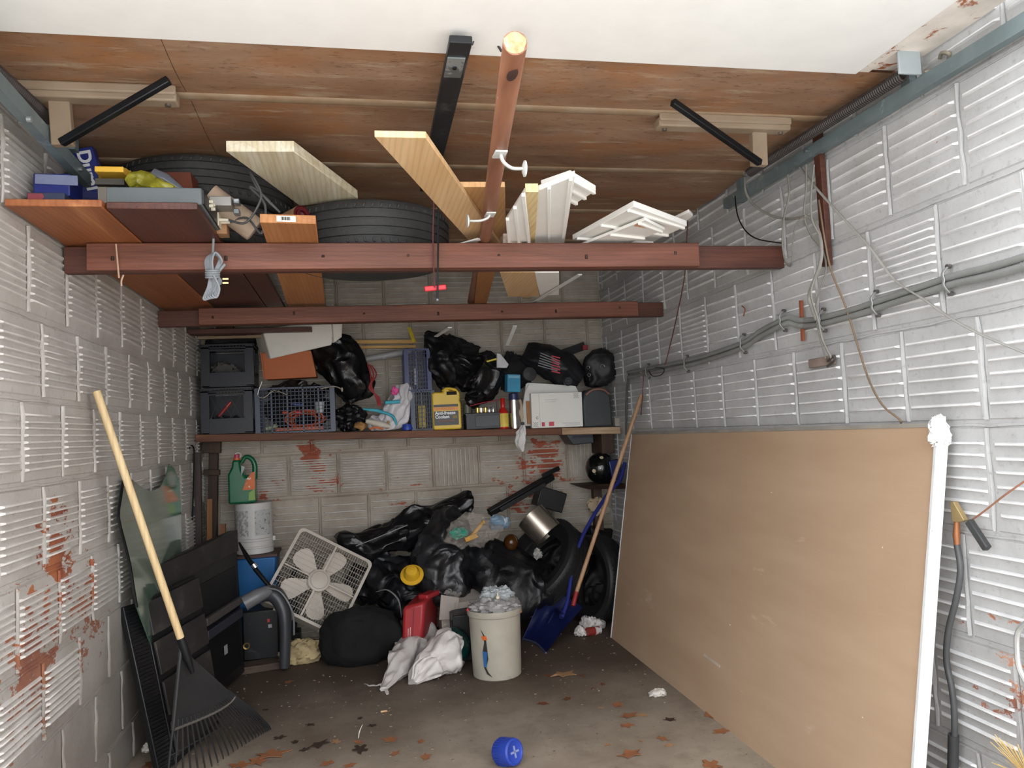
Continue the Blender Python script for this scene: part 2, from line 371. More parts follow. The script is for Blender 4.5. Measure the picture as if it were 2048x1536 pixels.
# --- overhead door, rolled up flat under the ceiling
DZ = 2.455
hb = mat('brown_hardboard', 'a08068', .5, col2='86664e', scale=3.2, stretch=(.8, 2.2, 1), spots=None, bump=.1, bscale=30, distort=.8, obj=False)
def hardboard():
    m = hb; nt = m.node_tree; N = nt.nodes; L = nt.links; b = N['Principled BSDF']
    src = b.inputs['Base Color'].links[0].from_socket; g = N.new('ShaderNodeNewGeometry')
    def nz(s, st, a, bb, hi):
        mp = N.new('ShaderNodeMapping'); mp.inputs['Scale'].default_value = st; L.new(g.outputs['Position'], mp.inputs[0])
        n = N.new('ShaderNodeTexNoise'); n.inputs['Scale'].default_value = s; n.inputs['Detail'].default_value = 6; n.inputs['Roughness'].default_value = .7; L.new(mp.outputs[0], n.inputs[0])
        x = N.new('ShaderNodeMapRange'); x.inputs[1].default_value = a; x.inputs[2].default_value = bb; x.inputs[4].default_value = hi; L.new(n.outputs[0], x.inputs[0]); return x.outputs[0]
    for f, c in ((nz(26, (1, 3, 1), .56, .66, .75), '5f4230'), (nz(2.4, (1, 2, 1), .48, .66, .6), 'a0683c'), (nz(7, (.5, 3, 1), .55, .70, .75), 'b8a890')):
        x = N.new('ShaderNodeMix'); x.data_type = 'RGBA'; L.new(f, x.inputs[0]); L.new(src, x.inputs[6]); x.inputs[7].default_value = lin(c); src = x.outputs[2]
    L.new(src, b.inputs['Base Color'])
hardboard()
door = thing('door_1', None, None, (.4, 2.1, DZ)); door['kind'] = 'structure'
whitep = mat('white_door_paint', 'f6f5f2', .5, vary=.02)
railm = mat('dusty_bead', 'a08e78', .5, col2='8f7458', scale=10, obj=False)
ys = [2.14, 2.535, 3.13, 3.74, 4.35]
for i in range(4):
    y0, y1 = ys[i]+.004, ys[i+1]-.004
    for (xa, xb) in ((-.96, -.481), (-.479, 1.79)):
        mb = MB(); n = 10; prof = []       # sheet bellies down a little between its seams
        for k in range(n+1):
            t = k/n; prof.append((y0+(y1-y0)*t, DZ-.006-.012*math.sin(PI*t)-(0.010 if t > .86 else 0)*(t-.86)/.14))
        vs = [(xa, y, z) for y, z in prof]+[(xb, y, z) for y, z in prof]+[(xa, y, z+.012) for y, z in prof]+[(xb, y, z+.012) for y, z in prof]
        m_ = n+1; fs = []
        for k in range(n): fs += [(k, k+1, m_+k+1, m_+k), (2*m_+k, 3*m_+k, 3*m_+k+1, 2*m_+k+1), (k, 2*m_+k, 2*m_+k+1, k+1), (m_+k, m_+k+1, 3*m_+k+1, 3*m_+k)]
        mb.add(vs, fs); part('door_panel', mb, hb, door)
    mb = MB(); mb.tube([(-.97, y1-.028, DZ-.012), (1.80, y1-.028, DZ-.012)], .026, 12, flat=.28); part('seam_bead', mb, railm, door)
mb = MB(); mb.box(((-.97+1.63)/2, 1.865, DZ-.01), (2.6, .53, .03)); part('bottom_section', mb, whitep, door, label='white painted bottom section of the door', bevel=.004)
mb = MB(); mb.box((1.655, 1.87, DZ-.004), (.045, .52, .022)); part('edge_strip', mb, mat('rusty_white', 'efe6dc', .5, spots=[('a8623a', .58, 12)]), door)
mb = MB(); mb.box((1.735, 1.87, DZ-.0), (.11, .5, .02)); part('end_stile', mb, MATS['rusty_white'], door)
brk = mat('beige_bracket', '9a8874', .5, col2='8a7862', scale=6)
bk = mat('black_steel', '1d1f22', .35, metal=.4, vary=.2)
def tee(x0, x1, ya, sx, y2, strut0, strut1):
    mb = MB(); mb.box(((x0+x1)/2, ya, DZ-.045), (x1-x0, .055, .035)); mb.box(((x0+x1)/2, ya-.03, DZ-.03), (x1-x0, .012, .03))
    b = part('hinge_channel', mb, brk, door, bevel=.006)
    for x in (x0+.03, x1-.03): part('bolt', MB().cyl((x, ya, DZ-.062), (x, ya, DZ-.07), .009, n=8), mat('dull_bolt', '6f665c', .5, metal=.5), b)
    part('drop_arm', MB().bar((sx, ya+.02, DZ-.03), (y2[0], ya+.02, y2[1]), .06, .03, (0, 1, 0)), brk, b, bevel=.004)
    mb = MB(); mb.bar(strut0, strut1, .022, .022); part('strut', mb, bk, door, bevel=.003)
pa = atY(127, 292, 2.475); tee(-.96, -.50, 2.455, atY(118, 150, 2.475).x, (pa.x, pa.z), atY(338, 160, 2.33), atY(122, 286, 2.42))
pa = atY(1518, 332, 2.54); tee(1.10, 1.62, 2.52, atY(1512, 200, 2.54).x, (pa.x, pa.z), atY(1345, 204, 2.34), atY(1520, 326, 2.49))
# dark opener rail and its torn header end
op = thing('opener_rail', 'dark steel opener rail hanging under the door panels with a bright splice plate', 'rail', (.33, 2.16, 2.4))
a = atZ(922, 78, 2.40); b_ = atZ(872, 300, 2.38)
mb = MB(); mb.bar(a, b_+(b_-a)*.55, .062, .022); part('rail', mb, mat('dark_rail', '2e3134', .45, metal=.3, spots=[('4a4846', .55, 9)]), op, bevel=.003)
p = atZ(909, 133, 2.385); d = (b_-a).normalized(); mb = MB(); mb.bar(p-d*.05, p+d*.06, .05, .006); part('splice_plate', mb, mat('galvanized', '9ba1a4', .4, metal=.5, spots=[('6f7476', .5, 12)]), op)
mb = MB(); mb.cyl(p+V((0, 0, -.002)), p+V((0, 0, -.008)), .006, n=8); part('bolt', mb, bk, op)
hb2 = thing('header_bracket', 'torn rusty bracket with loose wires at the white lintel above the rail', 'bracket', atY(965, 75, 2.12))
mb = MB(); mb.prism([(-.05, -.02), (-.035, .02), (.0, .03), (.05, .024), (.065, .005), (.06, -.015), (.02, -.012), (-.01, -.04), (-.045, -.04)], -.01, .01, frame(atY(965, 75, 2.10), (1, 0, 0), (0, 0, 1))); crumple(mb, .01, 20, 3)
part('plate', mb, mat('rusty_iron', '6e4a34', .8, col2='3a2c26', scale=30), hb2)
for k, q in enumerate(([(935, 62), (950, 75), (958, 88), (975, 82), (990, 84), (1003, 103)], [(928, 52), (948, 56), (980, 60)], [(945, 90), (952, 74), (968, 70), (985, 58)])):
    mb = MB(); mb.tube([atY(u, v, 2.07-.01*k) for u, v in q], .0035-.0008*k, 6, smooth=5); part('wire', mb, mat('dark_cable', '2b2a2a', .6), hb2)
# tracks
gs = mat('blue_grey_steel', '7a888b', .45, metal=.3, vary=.12, spots=[('8f9da0', .6, 14)], obj=False)
def track(name, x, side, y0, y1, z0, z1, lab):
    t = thing(name, lab, 'track', (x, y0, z0)); w = .03
    P = [(0, .023), (0, -.023), (w, -.023), (w, -.015), (.006, -.017), (.006, .017), (w, .015), (w, .023)]
    vs = []
    for y, z in ((y0, z0), (y1, z1)):
        for a_, b2 in P: vs.append((x+side*a_, y, z+b2))
    n = len(P); fs = [(i, (i+1) % n, n+(i+1) % n, n+i) for i in range(n)]+[(0, 1, 4, 5), (1, 2, 3, 4), (0, 5, 6, 7), (8, 9, 12, 13), (9, 10, 11, 12), (8, 13, 14, 15)]
    mb = MB(); mb.add(vs, fs); part('channel', mb, gs, t)
    for y in ((y0*.35+y1*.65), y1-.12): part('bolt', MB().cyl((x+side*.0, y, z1), (x-side*.012, y, z1), .008, n=8), MATS['galvanized'], t)
    return t
tr = track('door_track', 1.765, 1, 1.33, 3.32, 2.345, 2.365, 'blue-grey steel door track along the right wall')
_a = atX(0, 160, -.87); _b = atX(182, 362, -.87); _s = (_b.z-_a.z)/(_b.y-_a.y)
tl = track('door_track', -.87, -1, 1.33, _b.y, _a.z-_s*(_a.y-1.33), _b.z, 'blue-grey steel door track along the left wall')
for y in (2.1, 3.2): part('hanger', MB().box((1.80, y, 2.40), (.03, .04, .12)), gs, tr)
for y in (2.1, 2.8): part('hanger', MB().box((-.945, y, 2.39), (.09, .04, .05)), gs, tl)
def coil(p0, p1, r, turns, wr, n=8, seg=10):
    p0 = V(p0); p1 = V(p1); d = (p1-p0); u = d.normalized().cross(V((0, 0, 1))).normalized(); w = u.cross(d.normalized()); ps = []
    for i in range(turns*seg+1):
        t = 2*PI*i/seg; ps.append(p0+d*(i/(turns*seg))+u*r*math.cos(t)+w*r*math.sin(t))
    return MB().tube(ps, wr, n)
spm = mat('dusty_spring', '4e4846', .5, metal=.4, obj=False)
for nm, a_, b2, x, lab in (('door_spring', (1.70, 2.95, 2.39), (1.745, 2.06, 2.40), 1, 'long dusty coil spring above the right track'), ('door_spring', tuple(atX(98, 238, -.90)), tuple(atX(-300, -120, -.93)), -1, 'long dusty coil spring above the left track')):
    t = thing(nm, lab, 'spring', b2); part('coil', coil(a_, b2, .017, 95, .0040, 5, 8), spm, t)
    mb = MB(); a_ = V(a_); mb.tube([a_, a_+V((0, .03, .0)), a_+V((0, .045, .01)), a_+V((0, .035, .02))], .004, 6, smooth=4); part('hook', mb, MATS['galvanized'], t)
# grey bracket and eyebolt under the door corner
t = thing('corner_bracket', 'grey sheet metal bracket with an eyebolt on the right door track', 'bracket', (1.72, 1.98, 2.36))
gp = mat('grey_metal_paint', 'a9b2b6', .45, vary=.06, spots=[('8b9296', .6, 20)])
mb = MB(); mb.box((1.72, 2.0, 2.42), (.08, .01, .095)); mb.box((1.72, 1.93, 2.47), (.08, .15, .008)); part('plate', mb, gp, t, bevel=.003)
mb = MB(); mb.tube([(1.775, 2.0, 2.385), (1.80, 1.965, 2.38), (1.812, 1.95, 2.395), (1.805, 1.935, 2.41), (1.795, 1.95, 2.42), (1.80, 1.965, 2.41)], .006, 8, smooth=4); part('eyebolt', mb, mat('tarnished_zinc', '9a9384', .4, metal=.6), t)
# ================================================================== LOFT
def onplane(u, v, P, N): d = ray(u, v); N = V(N); return CAM + d*((V(P)-CAM).dot(N)/d.dot(N))
def slab(mb, q, t, up=None):
    """board from four corners of its lower face, thickness t along up"""
    q = [V(p) for p in q]; n = (q[1]-q[0]).cross(q[3]-q[0]).normalized()
    if up is None: up = V((0, 0, 1))
    if n.dot(V(up)) < 0: n = -n
    vs = q+[p+n*t for p in q]
    return mb.add(vs, [(0,3,2,1),(4,5,6,7),(0,1,5,4),(1,2,6,5),(2,3,7,6),(3,0,4,7)])
def ext(a, b, y): return a+(b-a)*((y-a.y)/(b.y-a.y))
def boardZ(nl, nr, fl, fr, z, t, yfar=None):
    """flat board at height z from sightings of its near-left/right and far-left/right lower corners"""
    a, b, c, d = (atZ(*p, z) for p in (nl, nr, fr, fl))
    if yfar: c = ext(b, c, yfar); d = ext(a, d, yfar)
    return slab(MB(), [a, b, c, d], t)
def pbox(u0, u1, vt, Y, zb, dep, rz=0, vref=None, zt=None):
    """box standing on zb whose front face spans the sightings"""
    x0 = atY(u0, vt, Y).x; x1 = atY(u1, vt, Y).x; zt = zt or atY((u0+u1)/2, vt, Y).z
    return MB(RT(((x0+x1)/2, Y+dep/2, zb), 0, 0, rz)).box((0, 0, (zt-zb)/2), (x1-x0, dep, zt-zb))
redw = wood('red_stained_wood', '845240', '5e3729', 0, .5, 12, spots=[('4a261c', .66, 7)])
redw2 = wood('dark_red_wood', '613a2e', '462a22', 0, .5, 16)
orw = wood('orange_board', 'a8683e', '8a4f2e', 1, .45, 10, spots=[('6a3a22', .68, 4), ('b87a4c', .6, 3)])
drw = wood('dark_stained_board', '5c352a', '432821', 1, .4, 10)
palew = wood('pale_pine', 'e2bf93', 'd0a878', 1, .55, 9)
pinew = wood('new_pine', 'e8d3a4', 'd2b47c', 1, .55, 22)
def beam(name, Y, z0, z1, fu, ru, lab, xr=None):
    t = thing(name, lab, 'beam', (XL+1.4, Y, z0))
    vm = 520 if Y < 3.5 else 635
    mb = MB(); a = atY(fu[0], vm, Y).x; b = atY(fu[1], vm, Y).x; mb.box(((a+b)/2, Y+.019, (z0+z1)/2), (b-a, .038, z1-z0)); p = part('front_plank', mb, redw, t, bevel=.003)
    mb = MB(); b2 = min(atY(ru[1], vm, Y+.04).x, XR-.002); mb.box(((XL+.012+b2)/2, Y+.058, (z0+z1)/2-.002), (b2-XL-.012, .038, z1-z0-.002)); part('rear_plank', mb, redw2, t, bevel=.003)
    for k in range(7):
        x = a+.1+(b-a-.2)*k/6+random.uniform(-.04, .04); mb = MB(); mb.cyl((x, Y-.0015, (z0+z1)/2+random.uniform(-.02, .02)), (x, Y+.002, (z0+z1)/2), .006, n=8); part('nail_head', mb, mat('nail', '4b3a34', .6, metal=.4), t)
beam('loft_beam', 2.88, 1.969, 2.066, (172, 1400), (115, 1573), 'long red-stained timber beam nearest the camera, spanning wall to wall under the loft load')
beam('loft_beam', 4.19, 1.963, 2.05, (397, 1278), (310, 1331), 'red-stained timber beam behind the first, spanning wall to wall above the crates')
mb = MB(); mb.box((-.62, 5.0, 2.035), (.74, .09, .03)); solo('ledger_board', mb, redw2, 'short dark board crossing under the loft shelf boards near the back wall', 'board', bevel=.002)
mb = MB(); mb.box((-.70, 5.06, 2.008), (.5, .03, .016)); solo('batten', mb, wood('dull_batten', '9a8468', '7c6850', 0), 'thin pale batten under the dark board above the crates', 'board')
ZL = 2.068
for (x0, x1, y0, m, lab) in ((-.985, -.722, 2.45, orw, 'orange stained board, leftmost of the loft shelf, against the left wall'), (-.716, -.455, 2.47, drw, 'dark stained board beside the leftmost orange board, under the grey metal unit'), (-.45, -.36, 2.98, drw, 'narrow dark board right of the two front shelf boards, behind the first beam')):
    solo('shelf_board', MB().box(((x0+x1)/2, (y0+4.95)/2, ZL+.011), (x1-x0, 4.95-y0, .022)), m, lab, 'board', bevel=.003)
ob = thing('short_board', 'orange-brown board with a barcode sticker jutting over the first beam', 'board', atZ(575, 445, ZL))
x = [atZ(520, 445, ZL), atZ(632, 448, ZL), atZ(652, 620, ZL), atZ(578, 620, ZL)]; x[2] = ext(x[1], x[2], 4.75); x[3] = ext(x[0], x[3], 4.75)
part('plank', slab(MB(), x, .03), wood('orange_pine', 'c08552', 'a96e40', 1, .5, 12), ob, bevel=.002)
stk = mat('paper_label', 'e9e4da', .6, vary=.02); ink = mat('black_ink', '26241f', .6, vary=0)
f_ = frame(x[0]+(x[1]-x[0])*.3+V((0, -.0025, .003)), x[1]-x[0], (0, 0, 1))
mb = MB(f_); mb.box((.03, .011, 0), (.062, .02, .001)); sk = part('sticker', mb, stk, ob)
mb = MB(f_); [mb.box((.014+.0028*i, .012, .001), (.0011+.0008*(i % 3), .012, .0006)) for i in range(11)]; part('barcode', mb, ink, sk, kind='stuff')
# ---- tyres
rub = mat('tyre_rubber', '3a3a3a', .6, vary=.15, scale=5, bump=.25, bscale=60, spots=[('55524c', .62, 6)])
def tyre(name, c, R, w, rb, lab, M=None, g='used tyres stored in the garage', m=None):
    t = thing(name, lab, 'tyre', c if M is None else M.translation, group=None)
    T = M if M is not None else Matrix.Translation(V(c)); m = m or rub; h = w/2
    def pr_(pts): return [(r, z) for r, z in pts]
    tread = []; n = 4; zz = h*.80; tread.append((R-.014, -h*.93)); tread.append((R-.004, -zz))
    for i in range(n):
        z = -zz*.66+2*zz*.66*i/(n-1); tread += [(R-.001, z-.006), (R-.008, z-.004), (R-.008, z+.004), (R-.001, z+.006)]
    tread += [(R-.004, zz), (R-.014, h*.93)]
    mb = MB(T); mb.lathe(tread, 64); tr_ = part('tread', mb, m, t)
    mb = MB(T)
    for s in (-1, 1):
        for k in range(64):
            a_ = 2*PI*k/64; mb.add([((R-.003)*math.cos(a_+d1), (R-.003)*math.sin(a_+d1), s*z_) for d1, z_ in ((0, zz*.74), (.03, zz*.74), (.045, zz*.98), (.015, zz*.98))]+[((R+.001)*math.cos(a_+d1), (R+.001)*math.sin(a_+d1), s*z_) for d1, z_ in ((.004, zz*.76), (.026, zz*.76), (.04, zz*.94), (.018, zz*.94))], [(4,5,6,7),(0,1,5,4),(1,2,6,5),(2,3,7,6),(3,0,4,7)])
    part('shoulder_block', mb, m, tr_, kind='stuff')
    for s in (-1, 1):
        sw = [(R-.014, s*h*.93), (R-.03, s*h*1.0), (R-.33*(R-rb), s*h*1.03), (R-.36*(R-rb), s*h*1.0), (R-.6*(R-rb), s*h*.98), (rb+.02, s*h*.82), (rb+.004, s*h*.74), (rb, s*h*.62), (rb+.015, s*h*.55), (R-.35*(R-rb), s*h*.8), (R-.035, s*h*.6), (R-.03, 0)]
        mb = MB(T); mb.lathe(sw, 64); part('sidewall', mb, m, t)
    return t
cA = atY(737, 430, 3.31); tyre('tyre', (cA.x, 3.31, 2.17), .345, .20, .2, 'black tyre lying flat on the beams, right of the barcode board')
cB = atY(398, 400, 3.3)
tyre('tyre', (cB.x, 3.29, 2.18), .345, .165, .2, 'dark tyre lying on the shelf boards behind the grey metal unit, lower of two')
tyre('tyre', (cB.x+.03, 3.31, 2.35), .35, .165, .2, 'dark tyre close under the door panels behind the grey metal unit, upper of two')
# ---- long planks lying on the loft
p = thing('plank', 'whitish wet-looking pine plank resting on the front tyre', 'board', atZ(520, 300, 2.275))
q = [atZ(452, 303, 2.275), atZ(588, 303, 2.275), atZ(716, 398, 2.275), atZ(600, 412, 2.275)]
part('plank', slab(MB(), q, .036), wood('white_pine', 'e6dfcb', 'c9bb97', 1, .35, 26), p, bevel=.002)
p = solo('plank', boardZ((749, 274), (852, 276), (948, 493), (1003, 493), 2.116, .018, 3.5), palew, 'pale pine plank reaching furthest left toward the camera beside the round rail', 'board', bevel=.0015)
p = solo('plank', boardZ((916, 374), (1010, 374), (962, 495), (1012, 495), 2.135, .018, 3.75), wood('mid_pine', 'd3aa78', 'c09260', 1, .5, 9), 'honey pine plank lying under the round rail', 'board', bevel=.0015)
p = solo('plank', boardZ((960, 507), (1000, 507), (948, 612), (972, 612), 2.053, .012, 4.45), wood('brown_plank', 'a8713f', '8b5a30', 1, .5, 9), 'narrow brown plank between the beams beside the round rail', 'board')
p = solo('square_stick', boardZ((1051, 384), (1077, 384), (1045, 607), (1061, 607), 2.09, .028, 4.3), pinew, 'thin square pine stick lying right of the honey plank', 'stick', bevel=.001)
p = solo('plank', boardZ((1000, 545), (1070, 545), (1015, 590), (1078, 590), 2.07, .015, 4.1), palew, 'short pale offcut lying behind the first beam, right of the round rail', 'board')
# brick-like block on the beam
mb = MB(); a = atY(1026, 493, 2.9); mb.box((a.x, 2.93, 2.067+.022), (.075, .06, .044)); crumple(mb, .003, 30, 2)
solo('broken_brick', mb, mat('chipped_brick', 'a58d7c', .85, col2='cfc5b8', scale=30, bump=.5), 'small chipped pinkish brick piece on the first beam', 'brick', bevel=.003)
# ---- round handrail with two brackets
hr = thing('handrail', 'round brown wooden handrail pole with broken end pointing at the camera', 'handrail', (.5, 2.9, 2.11))
P1 = V((.522, 2.9, 2.091)); P2 = V((.668, 4.2, 2.091)); d = (P2-P1)/1.3; Pn = atY(1030, 86, 1.37); Pe = ext(P1, P2, 4.35)
hrm = mat('worn_varnish', '98684f', .42, col2='7a4e3a', scale=30, stretch=(1, .12, 1), spots=[('d8c2a4', .68, 40), ('3f2a20', .68, 28)])
mb = MB(); Q = [Pn+(P1-Pn)*t for t in (0, .25, .5, .75, 1)]+[Pe]; mb.tube(Q, [.0235]*6, 24); crumple(mb, .0012, 25, 1); part('pole', mb, hrm, hr)
dn = (P1-Pn).normalized(); F = frame(Pn, (1, 0, 0), (0, 0, 1)) 
mb = MB(); e1 = dn.cross(V((0, 0, 1))).normalized(); e2 = e1.cross(dn)
ring = [Pn-dn*.001+e1*math.cos(t)*.0215*(1+.1*math.sin(5*t))+e2*math.sin(t)*.0215 for t in [2*PI*i/16 for i in range(16)]]
mb.add(ring+[Pn-dn*.006], [(i, (i+1) % 16, 16) for i in range(16)]); part('broken_end', mb, mat('split_wood', 'd9a982', .8, col2='b97a52', scale=60, bump=.5, bscale=90), hr, label='pale splintered end grain')
mb = MB(); cc = atY(1027, 122, 1.46)+V((0, 0, 0)); cc = Pn+dn*.085-e2*.0225 if e2.z > 0 else Pn+dn*.085+e2*.0225
mb.ball(cc, .011, 12, (1, 2.6, .35)); part('rotted_hole', mb, mat('dark_rot', '3a221a', .9), hr)
wb_ = mat('white_bracket_paint', 'c9cac6', .35, vary=.05, metal=.1)
def hbracket(t, side, drop, ln):
    c = Pn+(P1-Pn)*t; u = V((0, 0, -1)); r = V((side, 0, 0))
    mb = MB(); mb.box(c+V((0, 0, -.026)), (.032, .05, .005)); b = part('bracket', mb, wb_, hr, bevel=.001)
    s = c+V((0, 0, -.028)); e = s+r*ln+V((0, 0, -drop))
    mb = MB(); mb.tube([s+V((side*.002, 0, 0)), s+r*ln*.15+V((0, 0, -drop*.55)), s+r*ln*.5+V((0, 0, -drop*.98)), e], [.007, .0065, .006, .0055], 10, smooth=6, flat=.7); part('arm', mb, wb_, b)
    mb = MB(); mb.cyl(e, e+r*.004, .021, .021, 20); mb.cyl(e-r*.004, e, .012, .02, 20); part('rosette', mb, wb_, b)
hbracket(.345, 1, .035, .062); hbracket(.72, -1, .02, .075)
# ---- white moulded trim pieces
vw = mat('white_vinyl', 'f4f3ee', .45, vary=.02)
def trimpiece(quad, z, t, label, prof=True, up=None, lean=0):
    th = thing('trim_board', label, 'trim board', atZ(*quad[0], z)); q = [atZ(*p, z+lean*(i in (1, 2))) for i, p in enumerate(quad)]
    part('board', slab(MB(), q, t), vw, th, bevel=.002)
    if prof:
        a, b, c, d = q; w = (b-a); n = V((0, 0, 1))
        for k in (.08, .5, .92):
            mb = MB(); mb.bar(a+w*k+V((0, 0, -.003)), d+(c-d)*k+V((0, 0, -.003)), .012, .012); part('raised_bead', mb, vw, th, bevel=.002)
    return th
trimpiece([(1012, 440), (1050, 382), (1062, 488), (1015, 492)], 2.075, .012, 'narrow white moulded trim board left of the square stick')
trimpiece([(1050, 392), (1150, 352), (1128, 492), (1066, 492)], 2.10, .018, 'broad white moulded trim board behind the square stick, upright-looking', up=1)
trimpiece([(1082, 372), (1141, 352), (1192, 382), (1150, 408)], 2.14, .02, 'short white trim offcut on top of the broad white board')
trimpiece([(1145, 480), (1268, 413), (1374, 452), (1300, 486)], 2.10, .022, 'wide white fluted trim board lying over the first beam on the right')
trimpiece([(1160, 492), (1290, 440), (1330, 460), (1250, 490)], 2.08, .012, 'flat white trim board with an orange barcode under the fluted one')
trimpiece([(1345, 440), (1378, 424), (1386, 432), (1362, 452)], 2.15, .012, 'small white trim end sticking out near the right wall', prof=False)
trimpiece([(1068, 546), (1118, 546), (1118, 590), (1080, 592)], 2.072, .012, 'white panel end behind the first beam, below the broad white board', prof=False)
mb = MB(); pb = atZ(1272, 450, 2.078); [mb.box(pb+V((.008*i, .004*i, -.0005)), (.004, .03, .001)) for i in range(9)]
solo('barcode', mb, mat('orange_ink', 'd8905a', .6), 'orange printed barcode strip under the white trim', 'sticker', kind='stuff')
ws = mat('white_strip', 'dcdcda', .5, vary=.04)
for k, (a, b, z, Yb, lab) in enumerate((((1160, 549), (1064, 607), 2.063, None, 'long thin white strip slanting between the two beams'), ((1030, 652), (1014, 690), 1.99, None, 'short white strip hanging below the second beam, right one'), ((900, 655), (872, 673), 2.0, None, 'short white strip hanging below the second beam, left one'), ((960, 478), (898, 495), 2.08, None, 'white strip end lying left of the round rail on the first beam'))):
    mb = MB(); mb.bar(atZ(*a, z) if k in (0, 3) else atY(*a, 4.30), atZ(*b, z) if k in (0, 3) else atY(*b, 4.62), .024 if k else .022, .006); solo('thin_strip', mb, ws, lab, 'strip')
# ---- things on the left boards
ZT = ZL+.0225
cb = mat('brown_cardboard', '9a7452', .8, vary=.08); blue = mat('glossy_blue_card', '2b357e', .3, vary=.1, scale=3); wht = mat('white_print', 'e9e9ee', .5, vary=0)
M = RT(atY(188, 372, 2.93)+V((0, 0, -.07)), math.radians(8), math.radians(-12), 0)
t = thing('blue_box', 'tall blue cardboard box with white lettering leaning behind the left track', 'box'); mb = MB(M); mb.box((0, .03, .098), (.092, .05, .21)); t.location = M.translation; bb = part('carton', mb, blue, t, bevel=.002)
text('Dural', .062, M @ Matrix.Translation((.004, .0045, .195)) @ Euler((PI/2, PI/2, 0)).to_matrix().to_4x4() @ Matrix.Translation((0, -.012, 0)), wht, t, bold=.002)
t = thing('blue_box', 'glossy blue box with torn film stacked on the red-printed box by the left wall', 'box', atY(103, 380, 2.62)); mb = pbox(66, 139, 347, 2.62, ZT+.062, .12); part('carton', mb, blue, t, bevel=.003)
mb = MB(); a = atY(75, 352, 2.617); crumple(mb.box(a+V((.055, 0, -.012)), (.12, .002, .03)), .004, 30, 1); part('torn_film', mb, mat('silver_film', '8f97b8', .2, metal=.2), t)
t = thing('printed_box', 'dusty blue box with a red swoosh, bottom of the stack by the left wall', 'box', atY(90, 400, 2.58)); mb = pbox(53, 129, 381, 2.58, ZT, .16, zt=ZT+.06); part('carton', mb, mat('dusty_navy_card', '3e4660', .6, vary=.15), t, bevel=.003)
a = atY(53, 381, 2.578); mb = MB(); mb.prism([(.003, .005), (.012, .005), (.05, .045), (.045, .055), (.003, .056)], 0, .0012, frame((a.x, 2.579, ZT), (1, 0, 0), (0, 0, 1))); part('red_print', mb, mat('faded_red', '9a4650', .6), t)
solo('carton', pbox(100, 140, 312, 2.95, ZT, .12, zt=2.31), cb, 'plain brown carton standing behind the blue boxes by the left wall', 'box', bevel=.003)
t = thing('yellow_tray', 'yellow topped flat box standing on the grey metal unit', 'box', atY(220, 365, 2.6)); mb = pbox(190, 248, 357, 2.6, 2.185, .1); part('case', mb, mat('dark_case', '4a4640', .6), t); mb = MB(); a = atY(190, 350, 2.595); b = atY(248, 361, 2.595); mb.box(((a.x+b.x)/2, 2.645, 2.232), (b.x-a.x, .11, .018)); part('lid', mb, mat('signal_yellow', 'e8b840', .5, vary=.05), t, bevel=.002)
solo('rag', blob(atY(228, 352, 2.74)+V((0, 0, 0)), (.05, .03, .03), 4, .3), mat('mustard_cloth', 'a88420', .8), 'crumpled mustard yellow rag behind the yellow topped box', 'rag')
solo('small_boxes', pbox(146, 172, 385, 2.62, ZT, .08, zt=2.125), mat('dusty_black_card', '3c3436', .7, vary=.3), 'small dusty dark box between the blue boxes and the grey unit', 'box', bevel=.003)
solo('small_boxes', pbox(174, 191, 378, 2.66, ZT, .08, zt=2.15), mat('wine_card', '5a2a30', .7, vary=.3), 'small dark red box touching the grey unit on its left', 'box', bevel=.003)
bpy.data.objects['small_boxes'].name = 'small_box'; bpy.data.objects['small_boxes.001'].name = 'small_box'
# grey unit with black connector side
t = thing('amplifier', 'grey metal amplifier box with black connector side overhanging the dark board', 'amplifier', atY(300, 425, 2.5))
a = atY(197, 420, 2.5).x; b = atY(404, 420, 2.5).x; zt = atY(300, 374, 2.5).z
mb = MB(); mb.box(((a+b)/2, 2.5+.21, (ZT+.002+zt)/2), (b-a, .42, zt-ZT-.002)); body = part('housing', mb, mat('slate_grey_paint', '5f6567', .5, vary=.06), t, bevel=.004)
mb = MB(); mb.box((b+.003, 2.71, (ZT+zt)/2), (.005, .41, zt-ZT-.012)); sp = part('connector_panel', mb, mat('black_panel', '1b1d1d', .45, vary=.2), t)
mb = MB(); mb.box((a+.012, 2.4985, (ZT+zt)/2), (.024, .003, zt-ZT-.006)); part('end_trim', mb, mat('brown_grey', '6c655c', .6), t)
ivory = mat('ivory_plastic', 'cfc8b4', .5, vary=.05)
for y, z in ((2.60, .5), (2.60, .75), (2.635, .5), (2.635, .75)): part('socket', MB().cyl((b+.005, y, ZT+(zt-ZT)*z), (b+.018, y, ZT+(zt-ZT)*z), .006, n=10), ivory, sp)
part('terminal_plate', MB().box((b+.007, 2.78, (ZT+zt)/2), (.004, .06, .045)), ivory, sp)
for k, y in enumerate((2.765, 2.795)):
    c0 = V((b+.009, y, (ZT+zt)/2)); part('plug', MB().cyl(c0, c0+V((.03, 0, 0)), .006, .005, 10), ivory, sp)
    mb = MB(); e = c0+V((.03, 0, 0)); mb.tube([e, e+V((.06, -.02, .01 if k else -.015)), e+V((.11, -.04, .05-.1*k)), atY(520+10*k, 380+30*k, 2.72), atY(500, 345+30*k, 2.74), atY(520, 385, 2.74), atY(560, 425, 2.75)], .0042, 8, smooth=6); part('audio_cable', mb, mat('dark_grey_cable', '4a4a4b', .5), t)
